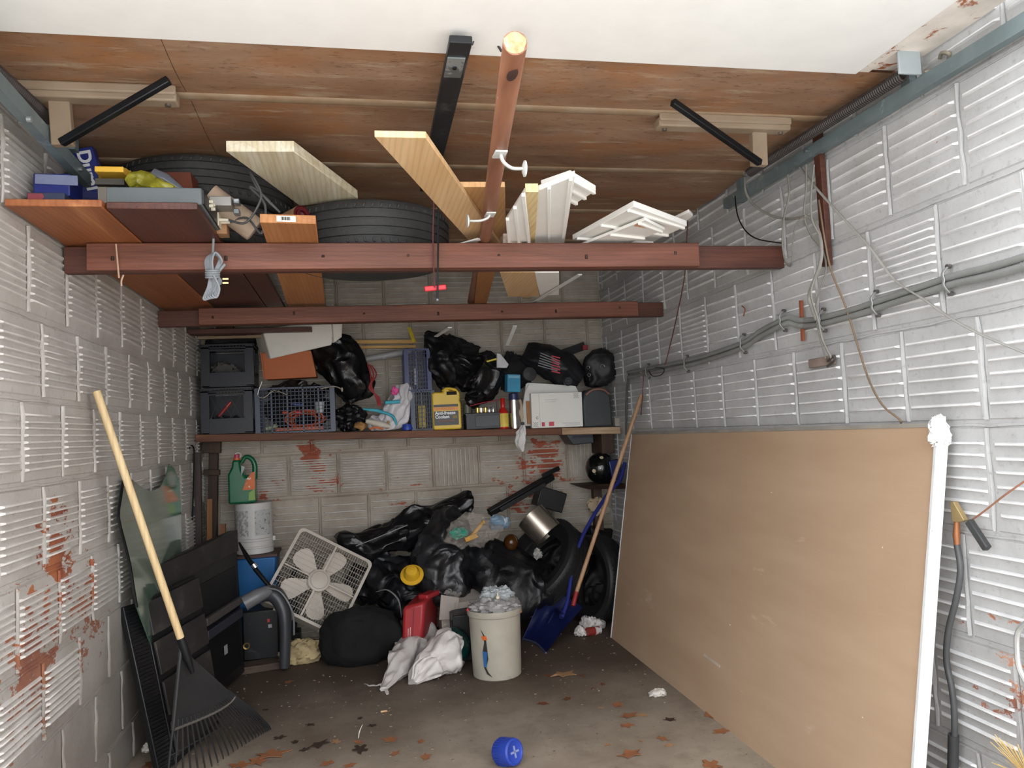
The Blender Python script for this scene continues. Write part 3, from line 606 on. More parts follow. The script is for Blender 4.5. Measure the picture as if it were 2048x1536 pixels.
# power cord, looped and hanging
for k, (u, v0, u1, v1) in enumerate(((232, 488, 238, 556), (247, 550, 243, 572))):
    solo('twine', MB().tube([atY(u, v0, 2.868), atY((u+u1)/2-2*k, (v0+v1)/2, 2.866), atY(u1, v1, 2.866)], .003, 6, smooth=4), mat('twine', 'c8a890', .7), ['pale twine hanging over the left end of the first beam', 'short pale twine end below the left end of the first beam'][k], 'string')
t = thing('power_cord', 'grey power cord tied in a bundle hanging in front of the first beam', 'cord', atY(428, 600, 2.84)); cg = mat('grey_cord', '8b9095', .45, vary=.06)
Yc = 2.85
mb = MB(); mb.tube([atY(405, 428, 2.7), atY(420, 435, 2.72), atY(427, 455, 2.8), atY(426, 500, Yc), atY(425, 520, Yc)], .0042, 8, smooth=6); part('lead', mb, cg, t)
for k in range(5):
    o = (k-2)*3.2; mb = MB(); mb.tube([atY(420+o, 545, Yc-.004*k), atY(418+o, 520, Yc-.006*k), atY(428+o*.5, 509-k, Yc-.006*k), atY(441+o*.4, 516+k, Yc-.003*k), atY(437+o*.5, 532, Yc), atY(425+o*.6, 552, Yc), atY(421+o*.8, 575, Yc), atY(416+o*1.4, 598-k*2, Yc-.004*k), atY(427+o, 594, Yc-.004*k), atY(432+o, 575, Yc-.006*k), atY(424+o*.5, 550, Yc-.008*k)], .0042, 8, smooth=6); part('cord_loop', mb, cg, t)
for k in range(4):
    mb = MB(); c0 = atY(425, 541+k*4.5, Yc-.008); ps = [c0+V((math.cos(a_)*.022, math.sin(a_)*.018, .004*math.sin(a_))) for a_ in [2*PI*i/14 for i in range(15)]]; mb.tube(ps, .0042, 8); part('wrap', mb, cg, t)
mb = MB(); mb.tube([atY(428, 562, Yc), atY(440, 563, Yc-.01)], [.008, .013], 10); pg = part('plug', mb, cg, t)
for k in (-1, 1): part('prong', MB().box(atY(451, 562+k*4, Yc-.01), (.02, .0015, .006)), mat('brass', 'b9a878', .3, metal=.9), pg)
mb = MB(); mb.tube([atY(436, 545, Yc), atY(450, 528, Yc-.01)], .005, 8); part('strain_relief', mb, cg, t)
# olive plastic bag, amber tube, carton
solo('plastic_bag', sack([atY(258, 372, 2.58)+V((0, .02, .0)), atY(285, 362, 2.6), atY(320, 376, 2.58), atY(352, 385, 2.57)], [.02, .035, .03, .012], 48, 30, 5, .3, 9, wr=.008, fs=10), mat('olive_film', '8f8a2c', .22, vary=.3, scale=14, bump=.4, spots=[('b5b060', .68, 20)]), 'shiny olive yellow plastic bag slumped over the grey unit', 'bag')
mb = MB(); mb.tube([atY(306, 349, 2.72), atY(330, 360, 2.72), atY(368, 384, 2.72)], [.022, .024, .01], 16); solo('plastic_bottle', mb, mat('smoky_plastic', '6a6f78', .12, alpha=1, vary=.1), 'smoky clear bottle lying on the olive bag', 'bottle')
solo('torn_carton', crumple(pbox(300, 382, 345, 2.84, 2.19, .1), .012, 14, 3), mat('rust_card', '6f3826', .75, vary=.15), 'rust brown torn carton behind the smoky bottle', 'box')
# metal junction box
t = thing('junction_box', 'dull galvanized junction box with side clamps right of the amplifier', 'box', atY(447, 435, 2.78)); zb = 2.15
mb = pbox(418, 462, 392, 2.70, zb, .12); part('box', mb, mat('dull_zinc', '8d8a86', .38, metal=.5), t, bevel=.002)
for k in (0, 1): part('clamp', MB().box(atY(474, 405+k*20, 2.74), (.02, .04, .018)), MATS['galvanized'], t, bevel=.003)
solo('junction_stand', MB().box(atY(440, 470, 2.82)+V((0, .02, .03)), (.05, .06, .055)), cb, 'plain carton under the galvanized junction box', 'box'); bpy.data.objects['junction_stand'].name = 'carton'
# paper rolls
t = thing('paper_roll', 'dusty beige roll of wallpaper leaning right of the amplifier', 'roll', atY(500, 470, 2.8)); a = atY(510, 460, 2.84); b = atY(440, 408, 2.81); QR = (b-a).to_track_quat('Z', 'Y').to_matrix().to_4x4()
mb = MB(); mb.lathe([(.044, 0), (.046, .002), (.046, .19), (.02, .19), (.016, .18), (.016, .01), (.044, 0)], 28, Matrix.Translation(a) @ QR); part('roll', mb, mat('beige_paper', 'a38f7c', .8, vary=.2), t)
mb = MB(); mb.lathe([(.044, 0), (.036, -.003), (.028, 0), (.018, .01)], 28, Matrix.Translation(a) @ QR); part('roll_end', mb, mat('grey_beige', '8b7d70', .8), t)
t = thing('spray_can', 'old can with dark red ribbed end lying against the front tyre', 'can', atY(590, 430, 2.82)); a = atY(604, 430, 2.74); T = Matrix.Translation(a) @ V((-.55, .8, -.03)).to_track_quat('Z', 'Y').to_matrix().to_4x4()
mb = MB(T); mb.lathe([(.0, .01), (.014, .008), (.016, -.004), (.022, -.004), (.024, .004), (.03, .004), (.033, 0)], 24); part('cap', mb, mat('dark_red_gloss', '4a1418', .2), t)
mb = MB(T); mb.lathe([(.033, 0), (.034, .004), (.034, .16), (.0, .16)], 24); part('can_body', mb, mat('mottled_gold', '8f7a4a', .5, col2='7d5a50', scale=30), t)
# opener motor
t = thing('opener_motor', 'dark grey garage door opener motor with a prohibition sign, partly behind the pale plank', 'motor', atY(780, 400, 4.0)); dk = mat('dark_grey_case', '303236', .4, vary=.08)
a = atY(795, 332, 3.95); b = atY(880, 408, 3.95)
mb = MB(); mb.box(((a.x+b.x)/2, 4.1, (a.z+b.z)/2), (b.x-a.x, .3, a.z-b.z)); mo = part('housing', mb, dk, t, bevel=.012)
c = atY(827, 371, 3.945); mb = MB(); mb.lathe([(.021, 0), (.021, .001), (.026, .001), (.026, 0)], 24, RT(c, PI/2)); mb.box((c.x, c.y, c.z), (.045, .001, .004), Matrix.Translation(c) @ Matrix.Rotation(.8, 4, 'Y') @ Matrix.Translation(-c)); part('prohibition_sign', mb, wht, mo)
mb = MB(); mb.box(c+V((-.005, 0, -.036)), (.03, .001, .004)); part('caption', mb, wht, mo)
ha = thing('hanger_frame', 'thin galvanized angle frame holding the opener motor under the ceiling', 'frame', atY(760, 330, 3.9)); a = atY(660, 323, 3.9); b = atY(795, 331, 3.9); c = atY(793, 370, 3.9)
part('angle', MB().bar(a, b, .004, .006), MATS['galvanized'], ha); part('strap', MB().bar(b, c, .022, .003, (0, 1, 0)), MATS['galvanized'], ha)
mb = MB(); mb.box(((a.x+b.x)/2-.02, 4.3, (a.z-.13+a.z)/2), (b.x-a.x+.1, .02, .3)); solo('dark_board', mb, mat('near_black_board', '2a2322', .6), 'near-black board standing behind the tyres beside the opener motor', 'board')
# two hanging rods with red handle
t = thing('hanging_rod', 'thin dark steel rod hanging over the first beam, right of two', 'rod', atY(876, 598, 2.86)); part('rod', MB().tube([atY(877, 405, 2.85), atY(875, 598, 2.86)], .0036, 8), bk, t); part('tip', MB().cyl(atY(875, 598, 2.86), atY(875, 602, 2.86), .005, n=8), MATS['galvanized'], t)
mb = MB(); mb.tube([atY(868, 395, 2.86), atY(866, 480, 2.86), atY(869, 575, 2.87)], .0028, 8, smooth=4); rc = thing('emergency_pull', 'maroon cord with a bright red handle hanging left of the dark rod', 'cord', atY(869, 590, 2.87)); part('pull_cord', mb, mat('dark_maroon', '5c3434', .6), rc)
mb = MB(); mb.bar(atY(849, 578, 2.88), atY(892, 574, 2.88), .012, .02); part('pull_handle', crumple(mb, .001, 30), mat('signal_red', 'd8343e', .4, vary=.05), rc, bevel=.004)
# thin wires under the door
wm = mat('copper_wire', 'a8896a', .45, metal=.4)
for q, lab in (([(920, 337, 3.6), (1010, 340, 3.5), (1150, 352, 3.4), (1320, 348, 3.3), (1500, 327, 3.15)], 'thin pale wire strung under the door, upper of two'), ([(1000, 362, 3.6), (1100, 363, 3.5), (1190, 365, 3.4), (1300, 352, 3.3), (1420, 335, 3.2), (1500, 328, 3.15)], 'thin coppery wire strung under the door, lower of two')):
    solo('wire', MB().tube([atY(*p) for p in q], .0028, 6, smooth=8), wm, lab, 'wire')
# ================================================================== WALL SHELF
YS = 5.08
def zs(x): return 1.404-.0315*(x+.97)
def sx_(u, v=860, y=5.12): return atY(u, v, y).x
x0, x1 = -.985, XR-.012
shw = wood('old_shelf_wood', '7a4e36', '51301f', 0, .65, 12, spots=[('b08a6a', .62, 12), ('3a2218', .66, 9)])
def shelfboard(xa, xb, m, lab):
    mb = MB(); mb.add([(xa, YS, zs(xa)-.048), (xb, YS, zs(xb)-.048), (xb, YB-.012, zs(xb)-.048), (xa, YB-.012, zs(xa)-.048), (xa, YS, zs(xa)), (xb, YS, zs(xb)), (xb, YB-.012, zs(xb)), (xa, YB-.012, zs(xa))], [(0,3,2,1),(4,5,6,7),(0,1,5,4),(1,2,6,5),(2,3,7,6),(3,0,4,7)])
    return solo('shelf', mb, m, lab, 'shelf', bevel=.004)
xm = sx_(1120)
shelfboard(x0, xm, shw, 'long worn red-brown plank shelf across the back wall')
shelfboard(xm+.003, x1, wood('bare_shelf_wood', 'c4ab8c', '9a7c60', 0, .7, 12, spots=[('6a3a28', .64, 8)]), 'short bare pale plank shelf at the right end of the back wall')
# milk crates -----------------------------------------------------
crm = mat('dark_crate_plastic', '1b1e26', .42, vary=.1)
crb = mat('blue_crate_plastic', '2f3a66', .42, vary=.1); crg = mat('slate_crate_plastic', '3c4558', .42, vary=.1)
def crate_open(name, x, y, z, w, d, h, m, lab, group=None, face='X'):
    """square milk crate: solid lower band, window with diamond lattice, ribbed rim"""
    t = thing(name, lab, 'crate', (x, y, z), group=group); T = RT((x, y, z))
    mb = MB(T); mb.box((0, 0, .006), (w-.01, d-.01, .006)); part('base', mb, m, t)
    for s, ax in ((-1, 0), (1, 0), (-1, 1), (1, 1)):
        L_ = w if ax == 0 else d; R = T @ (RT((0, s*d/2, 0)) if ax == 0 else RT((s*w/2, 0, 0), 0, 0, PI/2)); mb = MB(R); p = .011
        mb.box((0, 0, .045*h/.28), (L_-.06, p*.6, .08*h/.28)); mb.box((0, 0, .004), (L_, p, .008))
        for e in (-1, 1): mb.box((e*(L_/2-.022), 0, h/2), (.044, p, h-.004)); mb.box((e*(L_/2-.044), 0, h*.6), (.008, p*1.5, h*.52))
        mb.box((0, 0, h-.022), (L_, p, .008)); mb.box((0, 0, h-.004), (L_, p*1.6, .01)); mb.box((0, 0, h*.86), (L_-.08, p, .01)); mb.box((0, 0, h*.315), (L_-.08, p*1.4, .01))
        for i in range(int(L_/.02)): mb.box((-L_/2+.01+i*.02, 0, h-.013), (.004, p, .022))
        if (s, ax) == (1, 0): mb.box((0, 0, h/2), (L_-.05, .004, h*.7))  # rear closed off to keep the inside of the crate dark
        q = part('side_panel', mb, m, t)
        if (s, ax) == (-1, 0) and 'lower' in lab:
            mb = MB(R); zz0, zz1 = h*.32, h*.86; c = (zz1-zz0)
            for i in range(-3, 5):
                a0 = -L_/2+.05+i*.058
                for dr in (-1, 1):
                    A = V((a0 if dr > 0 else a0+c*.5, 0, zz0)); B = V((a0+c*.5 if dr > 0 else a0, 0, zz1)); lo, hi = -L_/2+.045, L_/2-.045
                    if min(A.x, B.x) >= lo and max(A.x, B.x) <= hi: mb.add([R.inverted() @ (R @ q_) for q_ in ()], []) ; mb.bar(A, B, .004, .003)
            part('lattice', mb, m, q, kind='stuff')
    return t
def crate_grid(name, x, y, z, w, d, h, m, lab, nx=16, nz=10, group=None):
    t = thing(name, lab, 'crate', (x, y, z), group=group); T = RT((x, y, z))
    mb = MB(T); mb.box((0, 0, .005), (w-.01, d-.01, .006)); part('base', mb, m, t)
    for s, ax in ((-1, 0), (1, 0), (-1, 1), (1, 1)):
        L_ = w if ax == 0 else d; R = T @ (RT((0, s*d/2, 0)) if ax == 0 else RT((s*w/2, 0, 0), 0, 0, PI/2)); mb = MB(R); k = nx if ax == 0 else max(4, int(nx*d/w)); p = .006
        for i in range(k+1): mb.box((-L_/2+L_*i/k, 0, h/2), (.0035 if i % 4 else .010, p, h))
        for j in range(nz+1): mb.box((0, 0, h*j/nz), (L_, p, .0032 if 0 < j < nz else .012))
        for e in (-1, 1): mb.box((e*(L_/2-.012), 0, h/2), (.024, p*1.3, h))
        part('side_panel', mb, m, t)
    return t
xa = (sx_(403)+sx_(507))/2; wc = sx_(507)-sx_(403)
z0 = zs(xa)+.003; hc = atY(455, 776, 5.12).z-z0; h2 = atY(460, 690, 5.12).z-z0-hc-.004
crate_open('milk_crate', xa, 5.235, z0, wc-.01, .25, hc, crm, 'dark milk crate standing on the shelf left end, lower of two stacked')
crate_open('milk_crate', xa+.012, 5.235, z0+hc+.008, wc-.005, .25, h2, crm, 'dark milk crate stacked on another at the shelf left end, upper of two')
def small(name, mb, m, lab, cat, **k): return solo(name, mb, m, lab, cat, **k)
# contents of the crates
zc1 = z0+.012; zc2 = z0+hc+.02
small('reflector_lamp', MB().ball((xa-.10, 5.19, zc1+.075), .022, 16), mat('mirror_chrome', 'e8e8ea', .12, metal=.9), 'shiny round lamp bulb in the lower left crate', 'bulb')
small('pale_bulb', MB().ball((xa+.07, 5.17, zc1+.045), .024, 16, (1.6, 1, .8)), mat('cream_glass', 'c9c7a0', .2), 'pale oval bulb in the lower left crate', 'bulb')
small('screwdriver', MB().tube([(xa-.055, 5.15, zc1+.10), (xa-.01, 5.15, zc1+.155), (xa+.02, 5.15, zc1+.19)], [.008, .012, .008], 10), mat('clear_red', 'b5332c', .25), 'red handled tool slanting in the lower left crate', 'tool')
small('rag', blob((xa, 5.24, zc1+.04), (.12, .06, .05), 21, .35, 3, .02, 12, floor=zc1), mat('dark_rag', '2a2c30', .8, vary=.3), 'dark rag filling the lower left crate', 'rag')
small('red_tin', MB().cyl((xa+.0, 5.15, zc1+.02), (xa+.05, 5.17, zc1+.055), .014, n=14), mat('rusty_red', '9c4a33', .4), 'small rusty red tin in the lower left crate', 'tin')
small('rag', blob((xa-.03, 5.24, zc2+.07), (.09, .06, .08), 22, .3, 3, .02, 12, floor=zc2), mat('grey_rag', '5a5855', .8, vary=.25), 'grey bundled rag in the upper left crate', 'rag')
mb = MB(); mb.lathe([(0, 0), (.022, 0), (.024, .01), (.024, .045), (.018, .05), (.018, .06), (0, .06)], 18, RT((xa+.09, 5.17, zc2+.01))); small('pill_bottle', mb, mat('amber_plastic', 'a8621f', .2), 'amber pill bottle in the upper left crate', 'bottle')
mb = MB(); [mb.tube([(xa-.1+.03*i, 5.16, zc2+.02), (xa-.08+.035*i, 5.17, zc2+.06+.01*(i % 2)), (xa-.04+.03*i, 5.18, zc2+.03)], .003, 6, smooth=4) for i in range(5)]; small('wire_tangle', mb, mat('tan_wire', '8a7c62', .5), 'tangle of tan wires in the upper left crate', 'wire', kind='stuff')
solo('black_bag', blob((xa+.02, 5.24, z0+hc+h2+.045), (.15, .1, .045), 23, .2, 3, .015, 9), mat('flat_black_cloth', '141416', .8), 'flat black cloth bag lying on the upper left crate', 'bag')
solo('brown_carton', MB().box((xa+.0, 5.16, z0+hc+h2+.105), (.1, .07, .05)), mat('dim_brown_card', '5e4a40', .8), 'dim brown carton on the black cloth bag under the loft', 'box', bevel=.003)
# wide grid crate with orange cord
xa = (sx_(512)+sx_(672))/2; wc = sx_(672)-sx_(512); z0 = zs(xa)+.004; hc = atY(590, 776, 5.1).z-z0
crate_grid('wire_crate', xa, 5.225, z0, wc-.01, .26, hc, crg, 'wide slate grid-sided crate holding orange cord, beside the stacked milk crates', 20, 12)
mb = MB(); ps = []
for i in range(70):
    t_ = i*.55; ps.append((xa+.05+(.10+.03*math.sin(i*.31))*math.cos(t_), 5.2+.05*math.sin(i*.17), z0+.07+(.05+.012*math.cos(i*.23))*math.sin(t_)+.012))
mb.tube(ps, .0055, 7, smooth=3); small('extension_cord', mb, mat('orange_cord', 'c2522c', .45), 'orange extension cord coiled inside the wide grid crate', 'cord')
mb = MB(); mb.box((xa+.02, 5.125, z0+.022), (.30, .015, .022)); small('orange_level', mb, mat('orange_plastic', 'c85a30', .45), 'flat orange strip along the bottom of the wide grid crate', 'strip', bevel=.003)
small('tool_head', MB().ball((xa-.07, 5.15, z0+.13), .022, 14, (1, .8, .6)), mat('orange_red_tool', 'd04a20', .4), 'small orange tool head inside the wide grid crate', 'tool')
small('red_grip', MB().tube([(xa+.0, 5.14, z0+.13), (xa+.035, 5.14, z0+.125)], .014, 12), mat('bright_red_tool', 'b82a30', .3), 'red tool grip inside the wide grid crate', 'tool')
small('clear_cup', MB().lathe([(.0, 0), (.025, 0), (.032, .07), (.03, .07)], 18, RT((xa+.15, 5.16, z0+.12))), mat('milky_plastic', 'c8cccc', .15), 'milky plastic cup in the right corner of the wide grid crate', 'cup')
small('blue_plug', MB().tube([(xa-.03, 5.14, z0+.185), (xa+.05, 5.14, z0+.175)], [.008, .012], 10), mat('dusty_blue', '3c4f86', .4), 'dusty blue plastic piece near the top of the wide grid crate', 'part')
small('green_bottle', MB().cyl((xa-.19, 5.15, z0+.03), (xa-.12, 5.15, z0+.05), .018, .015, 14), mat('pale_green_plastic', 'a2ad86', .3), 'pale green plastic piece low in the wide grid crate', 'part')
solo('dark_cloth_and_backing', blob((xa, 5.30, z0+hc*.5), (.21, .035, hc*.42), 33, .15, 3, .01, 9), mat('crate_shade_black', '131317', .9), 'added black backing that darkens the inside of the wide grid crate', 'cloth')  # added backing; its black stands in for the dark inside the crate
solo('bin_liner', blob((xa+.0, 5.22, z0+hc-.01), (.17, .1, .05), 31, .35, 3, .025, 12), mat('grey_black_film', '2b2826', .3, vary=.3, bump=.4, bscale=30), 'dull grey-black film bunched on top of the wide grid crate', 'bag')
mb = MB(); mb.tube([atY(u, v, 5.07) for u, v in ((524, 763), (515, 790), (529, 795), (548, 781), (575, 790))], .0038, 8, smooth=3); small('bent_wire', mb, mat('bright_zinc', 'd8d6d0', .25, metal=.8), 'bright bent wire handle hooked on the wide grid crate', 'wire')
mb = MB(); mb.tube([atY(u, v, 5.05) for u, v in ((640, 778), (668, 773), (683, 778))], .0035, 8, smooth=4); mb.ball(atY(684, 779, 5.05), .013, 12, (.6, .6, 1.2)); small('cord_end', mb, mat('beige_plug', 'a89c8a', .4), 'beige cord end lying on the right rim of the wide grid crate', 'cord')
# terracotta box, white styrofoam box
t = thing('flat_box', 'orange-brown cardboard box lying on the wide grid crate', 'box', atY(578, 757, 5.12)); obm = mat('orange_card', 'b0643e', .7, vary=.08, scale=4)
q = [(523, 706), (622, 701), (633, 752), (529, 757)]; P = [atY(u, v, 5.06) for u, v in q]
mb = MB(); vs = P+[p+V((0, .2, 0)) for p in P]; mb.add(vs, [(0,1,2,3),(7,6,5,4),(0,4,5,1),(1,5,6,2),(2,6,7,3),(3,7,4,0)]); part('carton', mb, obm, t, bevel=.004)
mb = MB(); mb.bar(P[3]+V((0, -.004, .0)), P[2]+V((0, -.004, .0)), .01, .012); part('open_flap', crumple(mb, .004, 18), obm, t)
mb = MB(); mb.bar(P[0]+V((-.002, -.006, .002)), P[3]+V((-.002, -.006, 0)), .012, .008); part('torn_edge', crumple(mb, .003, 25), obm, t)
t = thing('white_box', 'dirty white lidded box tilted on the orange-brown carton under the loft', 'box', atY(600, 700, 5.05)); wbm = mat('soiled_white', 'd9d5cc', .6, vary=.05, spots=[('a89274', .66, 6), ('8b8378', .72, 14)])
q = [(507, 655), (690, 648), (660, 692), (540, 718)]; Yw = 5.0; P = [atY(u, v, Yw) for u, v in q]; Pb = [atY(508, 640, 5.1), atY(672, 630, 5.1)]
mb = MB(); A = atY(524, 657, 5.0); B = atY(668, 640, 5.0); Cc = atY(664, 690, 5.0); D = atY(541, 718, 5.0); E_ = atY(506, 660, 5.2); 
vs = [A, B, Cc, D]; off = E_-A; vs += [p+off for p in vs]; mb.add(vs, [(0,1,2,3),(7,6,5,4),(0,4,5,1),(1,5,6,2),(2,6,7,3),(3,7,4,0)]); part('body', mb, wbm, t, bevel=.008)
mb = MB(); A2 = atY(660, 640, 4.985); vs = [atY(664, 636, 4.98), atY(686, 636, 4.98), atY(684, 674, 4.98), atY(668, 686, 4.98)]; vs += [p+off for p in vs]; mb.add(vs, [(0,1,2,3),(7,6,5,4),(0,4,5,1),(1,5,6,2),(2,6,7,3),(3,7,4,0)]); part('lid', mb, wbm, t, bevel=.006)
# black garbage bags
bag = mat('black_bin_bag', '121215', .3, vary=.3, bump=.5, bscale=16, distort=.8, spec=.6)
bagm = mat('matte_black_bag', '141518', .42, vary=.3, bump=.6, bscale=14, distort=.6)
def S(u, v, y): return atY(u, v, y)
solo('bin_bag', sack([S(640, 690, 5.2), S(680, 715, 5.2), S(705, 770, 5.2), S(715, 810, 5.2)], [.08, .15, .13, .04], 72, 48, 9, .16, 41, wr=.03, fs=6), bag, 'large shiny black bin bag slumped right of the wide grid crate', 'bag')
solo('bin_bag', blob(S(700, 838, 5.2), (.09, .09, .085), 44, .25, 3, .02, 9, floor=zs(-.05)+.002), bagm, 'small black bag at shelf level under the large bin bag', 'bag')
mb = MB(); 
for k in range(3): mb.tube([S(735+k*4, 727+k*2, 5.1), S(741+k*6, 750, 5.08), S(744-k*3, 775, 5.07), S(752+k*3, 795, 5.07), S(757+k*2, 812, 5.08)], .0045, 8, smooth=5)
small('bungee_cord', mb, mat('red_bungee', '9c2f30', .6, vary=.3, scale=60), 'red bungee cords draped over the black bin bag', 'cord')
# white shopping bag with cyan cloth
t = solo('shopping_bag', sack([S(800, 768, 5.16), S(805, 790, 5.15), S(790, 825, 5.16), S(760, 850, 5.17), S(735, 840, 5.17)], [.035, .07, .085, .075, .03], 64, 48, 8, .22, 51, floor=zs(.1)+.002, wr=.018, fs=9), mat('white_film', 'cfccd0', .35, vary=.08, bump=.4, bscale=25), 'crumpled white shopping bag with cyan cloth inside, left of the blue crates', 'bag')
mb = MB(); mb.tube([S(727, 818, 5.06), S(755, 822, 5.055), S(785, 832, 5.06), S(793, 850, 5.07)], [.012, .02, .018, .01], 14, smooth=5, flat=.6); crumple(mb, .003, 25); small('cyan_cloth', mb, mat('cyan_cloth', '4fb0c4', .7), 'rolled cyan cloth in the white shopping bag', 'cloth')
mb = MB(); mb.tube([S(770, 805, 5.05), S(800, 803, 5.05)], .012, 12); crumple(mb, .003, 25, 2); small('cyan_cloth', mb, MATS['cyan_cloth'], 'small cyan lace cloth above the rolled cyan one', 'cloth')
small('sock', MB().tube([S(732, 842, 5.05), S(760, 848, 5.045), S(780, 853, 5.05)], [.014, .022, .012], 14, smooth=5), mat('offwhite_knit', 'c9c0b4', .9), 'off-white rolled sock in the white shopping bag', 'sock')
small('pink_bow', blob(S(789, 782, 5.06), (.02, .012, .022), 52, .5, 4, .006, 30, n=24), mat('hot_pink', 'e0559a', .6), 'hot pink bow at the top of the white shopping bag', 'bow')
small('orange_toy', MB().tube([S(740, 858, 5.05), S(752, 855, 5.04), S(765, 858, 5.05)], .006, 10, smooth=4), mat('vivid_orange', 'd86a2a', .5), 'orange plastic ring at the shelf edge below the white shopping bag', 'ring')
small('tan_glove', blob(S(722, 852, 5.1), (.035, .03, .022), 53, .3, 4, .006, 30, n=24), mat('tan_leather', 'a9804a', .8), 'tan work glove left of the white shopping bag', 'glove')
small('tan_finger', MB().tube([S(777, 842, 5.05), S(774, 858, 5.05)], [.008, .009], 10), mat('tan_leather', 'a9804a', .8), 'tan glove finger poking out under the cyan cloth', 'glove')
small('round_lid', MB().lathe([(0, 0), (.036, 0), (.038, .01), (.03, .04), (0, .045)], 20, RT((sx_(815), 5.13, zs(.3)+.003))), mat('cobalt_plastic', '22409a', .4), 'cobalt blue plastic cap at shelf level left of the blue crates', 'cap')  # blue plastic lid lying flat on the shelf
# yellow planks / grey pipe / yellow tool behind
ylw = wood('amber_board', 'd0a860', 'b08440', 0, .5, 12)
for k, (v0, v1) in enumerate(((684, 683), (695, 693))):
    a = S(702, v0, 5.33); b = S(832, v1, 5.33); mb = MB(); mb.bar(a, b, .018, .028 if k == 0 else .02); solo('amber_board', mb, ylw, ('upper' if k == 0 else 'lower')+' amber wooden slat against the back wall above the bin bag', 'slat', bevel=.002)
mb = MB(); mb.tube([S(728, 719, 5.3), S(822, 702, 5.3)], .022, 18); mb.tube([S(764, 713, 5.3), S(770, 712, 5.3)], .025, 18); solo('grey_pipe', mb, mat('grey_pvc', '9fa0a2', .4), 'grey plastic pipe slanting above the bin bag', 'pipe')
mb = MB(); mb.bar(S(818, 655, 5.15), S(828, 684, 5.12), .018, .014); mb2 = mb; small('yellow_tool', mb, mat('tool_yellow', 'd8c23a', .4), 'yellow tool end with black base sticking up behind the blue crates', 'tool')
# blue crates
xa = (sx_(814)+sx_(868))/2; w = sx_(868)-sx_(814)
z0 = zs(xa)+.004; xb = (sx_(828)+sx_(868))/2; hl = atY(848, 783, 5.12).z-z0
crate_grid('slatted_crate', xb, 5.24, z0, .155, .24, hl, crg, 'slate blue grid crate, lower of two left of the antifreeze jug', 9, 9)
for k in range(4): pass
mb = MB(); mb.box((xb-.005, 5.19, z0+.09), (.05, .05, .15)); y_ = small('yellow_carton', mb, mat('carton_yellow', 'd6b83e', .5), 'yellow carton inside the lower slate blue crate', 'box', bevel=.003)
hu = atY(840, 700, 5.12).z-z0-hl-.006
crate_grid('slatted_crate', xa, 5.24, z0+hl+.009, .17, .24, hu, crb, 'bright blue grid crate, upper of two left of the antifreeze jug', 9, 10)
small('white_spools', MB().lathe([(0, 0), (.014, 0), (.014, .11), (0, .11)], 16, RT((xa-.01, 5.19, z0+hl+.05))), mat('paper_white', 'd5d5d2', .6), 'stack of white spools inside the upper blue crate', 'spool')
# antifreeze jug
x = (sx_(866)+sx_(923))/2; z0 = zs(x)+.003; hj = atY(893, 776, 5.1).z-z0; ym = mat('jug_yellow', 'd9b52f', .38, vary=.05, scale=4)
t = thing('antifreeze_jug', 'yellow antifreeze coolant jug with black label and white lettering', 'jug', (x, 5.14, z0))
w = (sx_(923)-sx_(866)); mb = MB(RT((x, 5.15, z0)))
prof = [(-w/2+.008, 0), (w/2-.006, 0), (w/2, .012), (w/2, hj*.62), (w/2-.008, hj*.68), (w/2-.003, hj*.74), (w/2-.004, hj*.88), (w/2-.02, hj*.93), (w*.13, hj*.93), (w*.10, hj*.99), (-w*.08, hj*.99), (-w*.12, hj*.9), (-w/2+.012, hj*.91), (-w/2, hj*.86), (-w/2, .012)]
mb = MB(); F = frame((x, 5.09, z0), (1, 0, 0), (0, 0, 1)); mb.prism(prof, -.11, 0, F); body = part('body', mb, ym, t, bevel=.009)
mb = MB(F); mb.box((w*.19, hj*.87, .0012), (w*.36, hj*.085, .004)); part('handle_hole', mb, mat('hole_dark', '1c1408', .8), body, bevel=.002)
mb = MB(F); mb.tube([(-w*.1, hj*.93, -.02), (w*.02, hj*.985, -.004), (w*.30, hj*.955, -.004), (w*.42, hj*.88, -.01)], .009, 10, smooth=5); part('handle', mb, ym, body)
mb = MB(); mb.lathe([(.0, .0), (.021, 0), (.021, .018), (.0, .018)], 20, RT((x-w*.05, 5.16, z0+hj*.97))); part('cap', mb, mat('black_cap', '17171a', .4), t)
lb = mat('label_black', '1a1812', .35, vary=.1); lo_ = mat('label_orange', 'e08a3a', .4)
mb = MB(F); mb.box((-w*.03, hj*.275, .0008), (w*.86, hj*.34, .0016)); l1 = part('label', mb, lb, body)
part('label_band', MB(F).box((-w*.03, hj*.575, .0008), (w*.86, hj*.06, .0016)), lb, body)
part('label_strip', MB(F).box((-w*.03, hj*.50, .0008), (w*.86, hj*.07, .0016)), lo_, body)
text('Anti-freeze', .03, F @ Matrix.Translation((-w*.42, hj*.365, .002)), wht, l1, bold=.0009, width=w*.72)
text('Coolant', .03, F @ Matrix.Translation((-w*.42, hj*.275, .002)), wht, l1, bold=.0009, width=w*.5)
part('fine_print', MB(F).box((-w*.05, hj*.21, .002), (w*.6, .003, .0008)), mat('print_red', 'b04a30', .5), l1)
part('seal', MB(F).box((w*.27, hj*.30, .002), (w*.16, hj*.07, .0008)), mat('print_gold', '8a7434', .5), l1)
